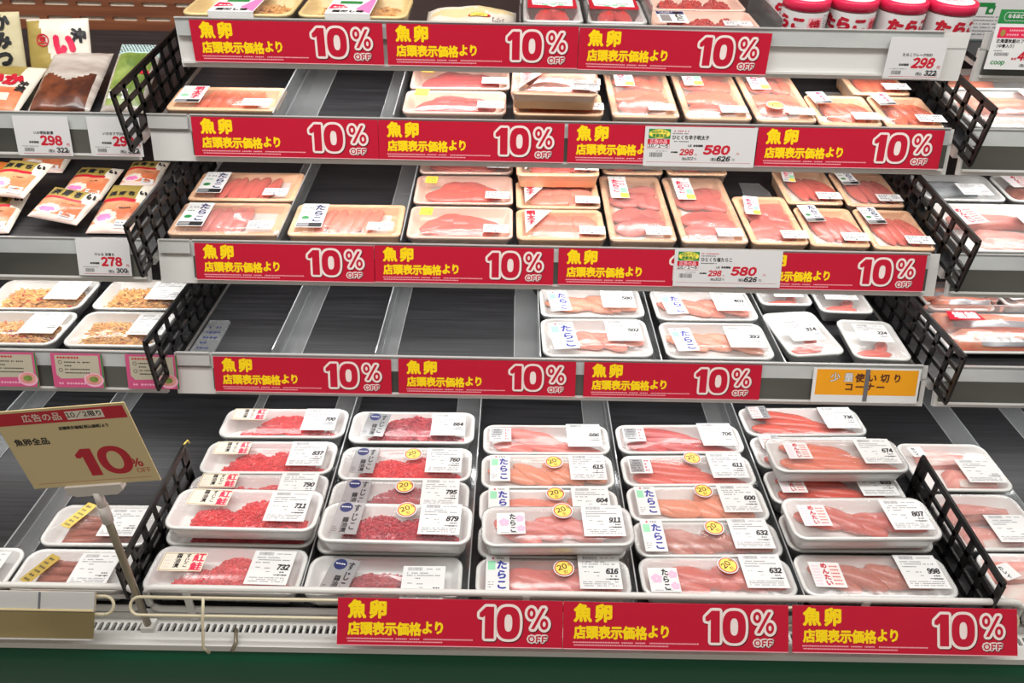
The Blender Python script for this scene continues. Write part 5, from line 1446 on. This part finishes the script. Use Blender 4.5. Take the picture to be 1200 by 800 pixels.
tray(3, 0.913, 0.235, 0.1040, 0.0700, 2.0, 1, 'white pack with a large paper label at the right edge above the wrapped salmon', h=0.022, r=0.012, mound=flesh([(-0.30, 0.36, -0.40, 0.30, 0.016, 'fish_pale', None, 0)]), num=(-0.40, -0.40, None, 0.056, 0.050, 12), seed=127, group=RG, **FISH)
salmon_pack(0.802, 0.127, 0.1960, 0.1180, 1.0, 'wrapped orange salmon fillets with red label, front of the lowest right bay shelf', 128, True, False, True)

# ------------------------------------------------------------------ pouches in the left bay
def pouch(row, x, d0, s_, h, W, D, rot, al, kind, label, T=0.010, group='pouches in the left bay', lift=0.0):
    M = SHELF(row, x, d0, h + lift) @ Matrix.Rotation(rad(al), 4, 'X') @ Matrix.Translation((0, s_, 0)) @ Matrix.Rotation(rad(rot), 4, 'Z')
    nx, ny = 26, 30
    sd = len(label) * 1.7
    def H(x_, y_):
        u, v = x_ / W * 2, y_ / D * 2
        e = max(0.0, 1 - abs(u) ** 3.5) * max(0.0, 1 - abs(v) ** 4)
        return 0.0006 + T * e ** 0.7 * (0.85 + 0.3 * noise.noise(Vector((u * 1.7 + sd, v * 1.7, sd)))) + 0.0006 * noise.noise(Vector((u * 6, v * 8, sd)))
    def region(u, v):
        if abs(u - 0.5) > 0.485 or v > 0.985 or v < 0.015: return 0
        if kind == 'gold':
            if v > 0.62: return 1 if u < 0.76 else 0
            if v > 0.555: return 2 if u < 0.80 else 0
            if v > 0.12:
                if ((u - 0.30) / 0.26) ** 2 + ((v - 0.26) / 0.13) ** 2 < 1: return 4 if ((u - 0.30) / 0.17) ** 2 + ((v - 0.24) / 0.07) ** 2 < 1 else 0
                return 3 if u < 0.94 else 0
            return 5
        if kind == 'squid':
            if v > 0.70: return 1 if u < 0.7 else 0
            if v < 0.42 and 0.05 < u < 0.92: return 0 if (0.22 < u < 0.75 and 0.15 < v < 0.30) else 3
            return 0
        if kind == 'upright':
            return 1 if (u + 0.3 * v < 0.50 and v < 0.98) else 0
        if kind == 'brown':
            return 3 if (v < 0.50 + 0.06 * math.sin(9 * u) and 0.05 < u < 0.93) else 0
        if kind == 'green':
            if v > 0.80: return 1
            return 3 if (0.12 < u < 0.92 and v > 0.05) else 0
        if kind == 'tuna':
            return 3 if (((u - 0.35) / 0.30) ** 2 + ((v - 0.62) / 0.12) ** 2 < 1 or ((u - 0.75) / 0.20) ** 2 + ((v - 0.78) / 0.14) ** 2 < 1) else 0
        return 0
    mats = {'gold': ['pouch_white', 'gold_label', 'ink_red', 'pouch_salmon', 'ink_pink', 'pouch_seal'], 'squid': ['pouch_white', 'gold_label', 'ink_red', 'pouch_salmon'],
            'upright': ['pouch_white', 'gold_label'], 'brown': ['pouch_clear', 'pouch_white', 'ink_red', 'brown_food'], 'green': ['pouch_clear', 'pouch_mint', 'ink_red', 'green_food'],
            'kraft': ['pouch_kraft'], 'orange': ['pouch_orange'], 'tuna': ['pouch_white', 'gold_label', 'ink_red', 'card_cream']}[kind]
    b = MB(); vs = []; fs = []; ms = []
    for j in range(ny + 1):
        for i in range(nx + 1):
            x_, y_ = (i / nx - 0.5) * W, (j / ny - 0.5) * D
            vs.append((x_, y_, H(x_, y_)))
    o_ = len(vs)
    for j in range(ny + 1):
        for i in range(nx + 1):
            x_, y_ = (i / nx - 0.5) * W, (j / ny - 0.5) * D
            vs.append((x_, y_, 0.0))
    n1 = nx + 1
    for j in range(ny):
        for i in range(nx):
            a = j * n1 + i
            b_ = (a, a + 1, a + n1 + 1, a + n1)
            fs.append(b_); ms.append(region((i + 0.5) / nx, (j + 0.5) / ny))
            fs.append(tuple(o_ + q for q in reversed(b_))); ms.append(0)
    for j in range(ny):
        for i_, sgn in ((0, 1), (nx, -1)):
            a = j * n1 + i_; q = (a, a + n1, o_ + a + n1, o_ + a)
            fs.append(q if sgn > 0 else tuple(reversed(q))); ms.append(0)
    for i in range(nx):
        for j_, sgn in ((0, -1), (ny, 1)):
            a = j_ * n1 + i; q = (a, a + 1, o_ + a + 1, o_ + a)
            fs.append(q if sgn > 0 else tuple(reversed(q))); ms.append(0)
    b.v = vs; b.f = [list(f) for f in fs]; b.m = ms; b.s = [True] * len(fs)
    # the print lies on the skin of the pouch
    t = MB(); tm = ['ink_black', 'ink_red', 'label_white', 'ink_crimson', 'ink_grey', 'ink_navy', 'ink_sticker']
    rng = random.Random(int(W * 1e4))
    if kind == 'gold':
        for i, ch in enumerate('浜育ち'):
            t.text(ch, -W * 0.38 + W * 0.22 * i, D * 0.18, W * 0.185, 0, 0, 0.045, 0.95)
        t.text('い', W * 0.30, D * 0.22, W * 0.17, 0, 0, 0.08); marks(t, W * 0.02, -D * 0.08, W * 0.28, D * 0.03, 0, 0, rng)
        t.quad(W * 0.10, -D * 0.44, W * 0.40, -D * 0.30, 0, 2); marks(t, W * 0.12, -D * 0.41, W * 0.24, D * 0.025, 4, 0.0002, rng); marks(t, W * 0.12, -D * 0.36, W * 0.2, D * 0.025, 4, 0.0002, rng)
    elif kind == 'squid':
        for i, ch in enumerate('いか'): t.text(ch, -W * 0.38 + W * 0.34 * i, -D * 0.02, W * 0.34, 1, 0, 0.09, 1.0)
        t.text('沖漬', W * 0.27, D * 0.10, W * 0.16, 0, 0, 0.05, vertical=True)
    elif kind == 'upright':
        ring_faces(t, ell(-W * 0.22, D * 0.14, W * 0.10, W * 0.10, 20), ell(-W * 0.22, D * 0.14, W * 0.08, W * 0.08, 20), 0, 1); t.text('生', -W * 0.28, D * 0.09, W * 0.12, 1, 0, 0.06)
        for i, ch in enumerate('いか'): t.text(ch, -W * 0.06 + W * 0.0 * i, -D * 0.12 - D * 0.40 * i, W * 0.36, 3, 0, 0.10)
        t.text('沖', W * 0.24, D * 0.10, W * 0.22, 0, 0, 0.07)
    elif kind == 'kraft':
        t.text('かみつ', W * 0.02, D * 0.48, W * 0.32, 0, 0, 0.07, vertical=True)
    elif kind == 'orange':
        for k in range(3): marks(t, -W * 0.40, D * (0.30 - 0.18 * k), W * 0.8, D * 0.12, 0, 0, rng, 1.0)
    elif kind == 'green':
        for jj in range(6):
            for ii in range(12): t.poly(ell(-W * 0.42 + W * 0.076 * (ii + 0.5 * (jj % 2)), D * (0.325 + 0.027 * jj), 0.0012, 0.0012, 8), 0, 5)
        t.poly(ell(W * 0.30, D * 0.02, 0.009, 0.006, 14), 0, 1); t.quad(-W * 0.34, -D * 0.36, W * 0.10, -D * 0.24, 0, 2)
        for k in range(3): marks(t, -W * 0.30, -D * (0.27 + 0.03 * k), W * 0.34, D * 0.02, 4, 0.0002, rng)
    elif kind == 'tuna':
        t.poly(ell(W * 0.10, D * 0.0, 0.0165, 0.0085, 26), 0, 1); t.poly(ell(W * 0.10, D * 0.0, 0.0152, 0.0074, 26), 0.0001, 6); marks(t, W * 0.10 - 0.010, -0.002, 0.020, 0.004, 0, 0.0002, rng, 1.0)
        for k in range(3): marks(t, W * 0.24, -D * (0.06 + 0.06 * k), W * 0.16, D * 0.03, 5, 0.0001, rng)
    if t.v:
        t.v = [(p[0], p[1], H(p[0], p[1]) + 0.0011 + p[2]) for p in t.v]
        nm = len(mats); mats = mats + tm
        for f_, m_ in zip(t.f, t.m): pass
        b.add(t.v, t.f, 0)
        b.m[-len(t.f):] = [nm + m_ for m_ in t.m]
    root = b.build('food_pouch', mats, None, M)
    tag(root, label, 'pouch', group)
    return root
GP = 'gold labelled pouches in the left bay'
pouch(1, -0.790, 0.052, 0.056, -0.024, 0.084, 0.108, -3, 13, 'squid', 'white squid pouch lying flat with crimson letters, at the left edge')
pouch(1, -0.735, 0.168, 0.044, -0.020, 0.100, 0.096, 2, 56, 'upright', 'white pouch standing upright with a small red ring mark')
pouch(1, -0.694, 0.060, 0.066, -0.024, 0.094, 0.136, 1, 16, 'brown', 'clear pouch of dark brown food with a creased top', T=0.013)
pouch(1, -0.5965, 0.058, 0.070, -0.024, 0.066, 0.142, 0, 22, 'green', 'pouch of green food with a dotted mint header', T=0.012)
pouch(1, -0.838, 0.176, 0.046, -0.018, 0.086, 0.096, 2, 60, 'kraft', 'kraft pouch with bold black letters at the upper left corner of the photo')
pouch(2, -0.719, 0.070, 0.036, -0.014, 0.088, 0.074, -13, 11, 'gold', 'gold labelled pouch lying aslant at the front, left of the 278 card', group=GP, lift=0.004)
pouch(2, -0.640, 0.058, 0.064, -0.025, 0.070, 0.126, 0.5, 8, 'gold', 'gold labelled pouch at the front directly above the 278 card', group=GP)
pouch(2, -0.730, 0.165, 0.047, -0.025, 0.076, 0.094, -3, 6, 'gold', 'gold labelled pouch behind the aslant one', group=GP)
pouch(2, -0.652, 0.206, 0.042, -0.025, 0.066, 0.080, 1, 6, 'gold', 'gold labelled pouch behind the front one beside the lattice divider', group=GP)
pouch(2, -0.822, 0.120, 0.046, -0.008, 0.078, 0.094, -7, 9, 'gold', 'gold labelled pouch leaning on another near the left edge', group=GP, lift=0.012)
pouch(2, -0.838, 0.052, 0.050, -0.025, 0.080, 0.104, 6, 8, 'gold', 'gold labelled pouch cut by the left edge of the photo', group=GP)
pouch(2, -0.848, 0.262, 0.030, -0.025, 0.086, 0.070, 2, 8, 'gold', 'gold labelled pouch farthest back on the left bay middle shelf', group=GP)
pouch(2, -0.918, 0.175, 0.040, -0.020, 0.066, 0.084, 1, 10, 'orange', 'orange pouch at the left edge behind the gold labelled ones')

# ------------------------------------------------------------------ top shelf goods
def tub(x, label, seed):
    W, D, H_ = 0.1560, 0.1080, 0.0360
    d = 0.016 + D / 2
    M = SHELF(0, x, d, SURF[0] + UP)
    root = link('food_tub', tray_body(W, D, H_, 0.020, 'yellow'), None, M)
    tag(root, label, 'tub', 'yellow tubs on the top shelf')
    b = MB(); shred_heap(b, -W * 0.42, W * 0.42, -D * 0.40, D * 0.40, 0.026, seed, 0, 160)
    o = b.build('tub_contents', ['shreds'], root); o['kind'] = 'stuff'; o.location = (0, 0, 0.0042)
    put(film_mesh(W, D, H_, 0.020, seed % 4, False), 'clear_lid', root, 0, 0, 0)
    b = MB(); w = 0.0640; z = 0.0006
    b.box(0, w, -0.0020, D * 0.98, 0, 0.0005, 0); b.box(0, w, -0.0026, -0.0020, -0.0160, 0.0005, 0)
    b.poly([(w * 0.62, 0.020), (w * 0.98, 0.0), (w * 0.98, D * 0.6), (w * 0.90, D * 0.7)], z, 1); b.poly([(w * 0.02, 0.02), (w * 0.45, 0.026), (w * 0.30, 0.040), (w * 0.05, 0.042)], z, 3)
    b.quad(w * 0.2, D * 0.42, w * 0.7, D * 0.55, z, 4); marks(b, w * 0.10, 0.026, w * 0.32, 0.006, 0, z + 0.0001, random.Random(2), 1.0)
    for i, ch in enumerate('鰹だし味'): b.text(ch, w * 0.14 + 0.0112 * i, 0.0035, 0.0108, 2, z + 0.0002, 0.06)
    o = b.build('paper_sleeve', ['label_white', 'ink_pink', 'ink_black', 'ink_crimson', 'ink_green'], root); o.matrix_basis = Matrix.Translation((-0.036, -D / 2 - 0.001, H_ + 0.0042))
    return root
tub(-0.3970, 'yellow plastic tub with white and pink sleeve, leftmost on the top shelf', 1)
tub(-0.2330, 'yellow plastic tub with white and pink sleeve, second from left on the top shelf', 2)
pouch(0, -0.068, 0.014, 0.060, SURF[0] + 0.001, 0.136, 0.118, 0, 6, 'tuna', 'white pouch with a yellow oval sticker on the top shelf', T=0.022, group='white pouch on the top shelf')
def clear_pack(x, label, seed):
    W, D, H_ = 0.0860, 0.1160, 0.034
    root = tray(0, x, 0.018 + D / 2, W, D, 0, 1, label, 'white', H_, 0.010, lambda w, dd, g: [(-w * 0.12, -dd * 0.20, 0.050, 0.026, 0.026, 70), (w * 0.10, -dd * 0.22, 0.050, 0.026, 0.025, 112), (0, -dd * 0.02, 0.046, 0.026, 0.024, 20)], 'roe_deep', seed=seed, group='clear packs with red labels on the top shelf', name='clear_pack', cat='pack')
    b = MB(); w, d = 0.0720, 0.070; z = 0.0005
    b.box(0, w, 0, d, 0, 0.0004, 0); b.poly([(w * 0.10, d * 0.22), (w * 0.40, d * 0.18), (w * 0.52, d * 0.08), (w * 0.62, d * 0.18), (w * 0.92, d * 0.16), (w * 0.94, d * 0.96), (w * 0.06, d * 0.96)], z, 1)
    for k in range(3): b.poly(ell(w * (0.36 + 0.16 * k), d * (0.24 + 0.03 * (k % 2)), 0.005, 0.004, 10), z + 0.0001, 2)
    marks(b, w * 0.14, d * 0.30, w * 0.2, d * 0.05, 3, z + 0.0001, random.Random(1)); marks(b, w * 0.55, d * 0.34, w * 0.32, d * 0.05, 3, z + 0.0001, random.Random(3))
    o = b.build('red_label', ['ink_red', 'label_white', 'ink_mint', 'ink_black'], root); o.matrix_basis = Matrix.Translation((-w / 2, -0.010, H_ + 0.0044))
clear_pack(0.0525, 'left one of two clear packs under red labels, top shelf', 131)
clear_pack(0.1435, 'right one of two clear packs under red labels, top shelf', 132)
THREE = [(0.12, 0.5, 0.16), (0.46, 0.5, 0.20), (0.84, 0.5, 0.20)]
tray(0, 0.2735, 0.014 + 0.050, 0.1560, 0.0980, 0.5, 1, 'pink foam tray of red roe clumps with black and white sticker, top shelf', 'pink', 0.026, 0.014, eggs_=('eggs_fire', -0.32, 0.38, -0.40, 0.32, 420, THREE), stick=('bw_print', -0.44, -0.36, 0, 0, 1.0), mini=(0.14, -0.46, -3), seed=133, group='pink trays on the top shelf')
tray(0, 0.2735, 0.116 + 0.050, 0.1560, 0.0980, 0.5, 1, 'pink foam tray behind the one of red roe clumps on the top shelf', 'pink', 0.026, 0.014, eggs_=('eggs_fire', -0.32, 0.38, -0.40, 0.32, 300, THREE), seed=134, group='pink trays on the top shelf')

def jar(x, d, turn, label):
    root = empty('roe_jar', SHELF(0, x, d, SURF[0] + 0.0002))
    tag(root, label, 'jar', 'jars with red lids on the top shelf')
    n = 40
    def circ(r, z): return [(r * math.cos(2 * math.pi * k / n), r * math.sin(2 * math.pi * k / n), z) for k in range(n)]
    b = MB(); b.loft([circ(0.0285, 0), (circ(0.0318, 0.0025)), circ(0.0325, 0.006), circ(0.0325, 0.044), circ(0.0315, 0.0485), circ(0.0290, 0.0515)], 0, True, True); b.build('jar_body', ['jar_white'], root, I4)
    b = MB()
    JD = -0.0040
    prof = [(0.0305, 0.0476), (0.0328, 0.0482), (0.0328, 0.0590), (0.0318, 0.0606), (0.0290, 0.0606)]
    rings = []
    for r, z in prof:
        rings.append([((r + (0.0006 if k % 2 and 0.048 < z < 0.0595 else 0)) * math.cos(2 * math.pi * k / 80), (r + (0.0006 if k % 2 and 0.048 < z < 0.0595 else 0)) * math.sin(2 * math.pi * k / 80), z - JD) for k in range(80)])
    b.loft(rings, 0, True, True)
    b.poly(ell(0, 0, 0.0268, 0.0268, 40), 0.0608 - JD, 1); b.poly(ell(0, 0.006, 0.010, 0.005, 20), 0.0610 - JD, 2); b.text('たらこ', 0, -0.006, 0.010, 2, 0.0610 - JD, 0.03, align='c'); marks(b, -0.012, -0.014, 0.024, 0.002, 3, 0.0610 - JD, random.Random(5))
    lid = b.build('jar_lid', ['lid_red', 'label_white', 'ink_softpink', 'ink_grey'], root, I4)
    t = MB(); L = 0.1900
    t.quad(0, 0.0055, L, 0.0415, 0, 0)
    t2 = MB(); nseg = 48
    for k in range(nseg): t2.quad(L * k / nseg, 0.0055, L * (k + 1) / nseg, 0.0415, 0, 0)
    for i, ch in enumerate('たらこ'): t2.text(ch, 0.0570 + 0.0230 * i, 0.0120, 0.0235, 1, 0.0003, 0.075, 1.0)
    for k in range(6): t2.quad(0.128 + 0.0035 * k, 0.012, 0.128 + 0.0035 * (k + 1), 0.034, 0.0002, 2)
    t2.text('焼', 0.1295, 0.0140, 0.0180, 1, 0.0004, 0.03)
    for k in range(7): marks(t2, 0.152, 0.0100 + 0.0042 * k, 0.034, 0.0022, 3, 0.0003, random.Random(k))
    t2.v = [(p[0], 0.0205 + (p[1] - 0.0055) * 0.82, p[2]) for p in t2.v]
    a0 = rad(-90 + turn)
    t2.v = [((0.0327 + p[2]) * math.cos(a0 + (p[0] - 0.09) / 0.0327), (0.0327 + p[2]) * math.sin(a0 + (p[0] - 0.09) / 0.0327), p[1]) for p in t2.v]
    t2.build('jar_label', ['label_white', 'ink_red', 'sign_small', 'ink_grey'], root, I4)
JZ = [(0.4200, 0.058, -72, 'red lidded jar at the front with its small print facing out, leftmost of the row'),
      (0.4890, 0.060, -38, 'red lidded jar at the front, second from left, lettering turned to the left'),
      (0.5585, 0.056, 8, 'red lidded jar at the front, third from left, with red letters facing out'),
      (0.6270, 0.052, 4, 'red lidded jar at the front, rightmost, directly above the 298 card'),
      (0.4130, 0.130, -30, 'red lidded jar in the second row behind the leftmost jar'),
      (0.4840, 0.132, -20, 'red lidded jar in the second row, second from left'),
      (0.5540, 0.128, 0, 'red lidded jar in the second row, third from left'),
      (0.6240, 0.124, 0, 'red lidded jar in the second row, rightmost')]
for x, d, t_, lab in JZ:
    jar(x - 0.003, d, t_, lab)
# carton of flakes beside the tag at upper right
root = empty('flake_carton', SHELF(0, 0.735, 0.115, SURF[0] + 0.0003))
tag(root, 'pale mint carton with a green patch behind the large tag at the upper right corner', 'carton')
b = MB(); b.slab([(p[0], p[1]) for p in rrect(0.128, 0.060, 0.004, 0, 3)], 0, 0.066, 0); b.build('carton_body', ['pouch_mint'], root, I4)
b = MB(); F = Matrix.Translation((-0.062, -0.0304, 0.002)) @ Matrix.Rotation(rad(90), 4, 'X')
rng = random.Random(12)
b.box(0, 0.124, 0, 0.062, 0, 0.0003, 0, F)
b.quad(0.004, 0.046, 0.030, 0.052, 0.0004, 1, F); b.quad(0.020, 0.036, 0.032, 0.048, 0.0005, 1, F); b.poly(ell(0.027, 0.041, 0.003, 0.003, 12), 0.0007, 0, F)
for k in range(6):
    t = MB(); marks(t, 0.004, 0.006 + 0.005 * k, 0.040, 0.0022, 2, 0.0004, rng); b.add(t.v, t.f, 2, F)
b.text('フレーク', 0.052, 0.022, 0.016, 3, 0.0004, 0.03, M=F); b.text('鮭', 0.090, 0.040, 0.016, 3, 0.0004, 0.03, M=F)
b.build('carton_print', ['label_white', 'ink_green', 'ink_grey', 'ink_navy'], root, I4)
b = MB(); b.slab([(p[0], p[1]) for p in rrect(0.120, 0.052, 0.003, 0, 3)], 0.0661, 0.0672, 0); b.build('carton_flap', ['pouch_mint'], root, I4)

bpy.data.objects.remove(_fo)
bpy.data.curves.remove(_fc)
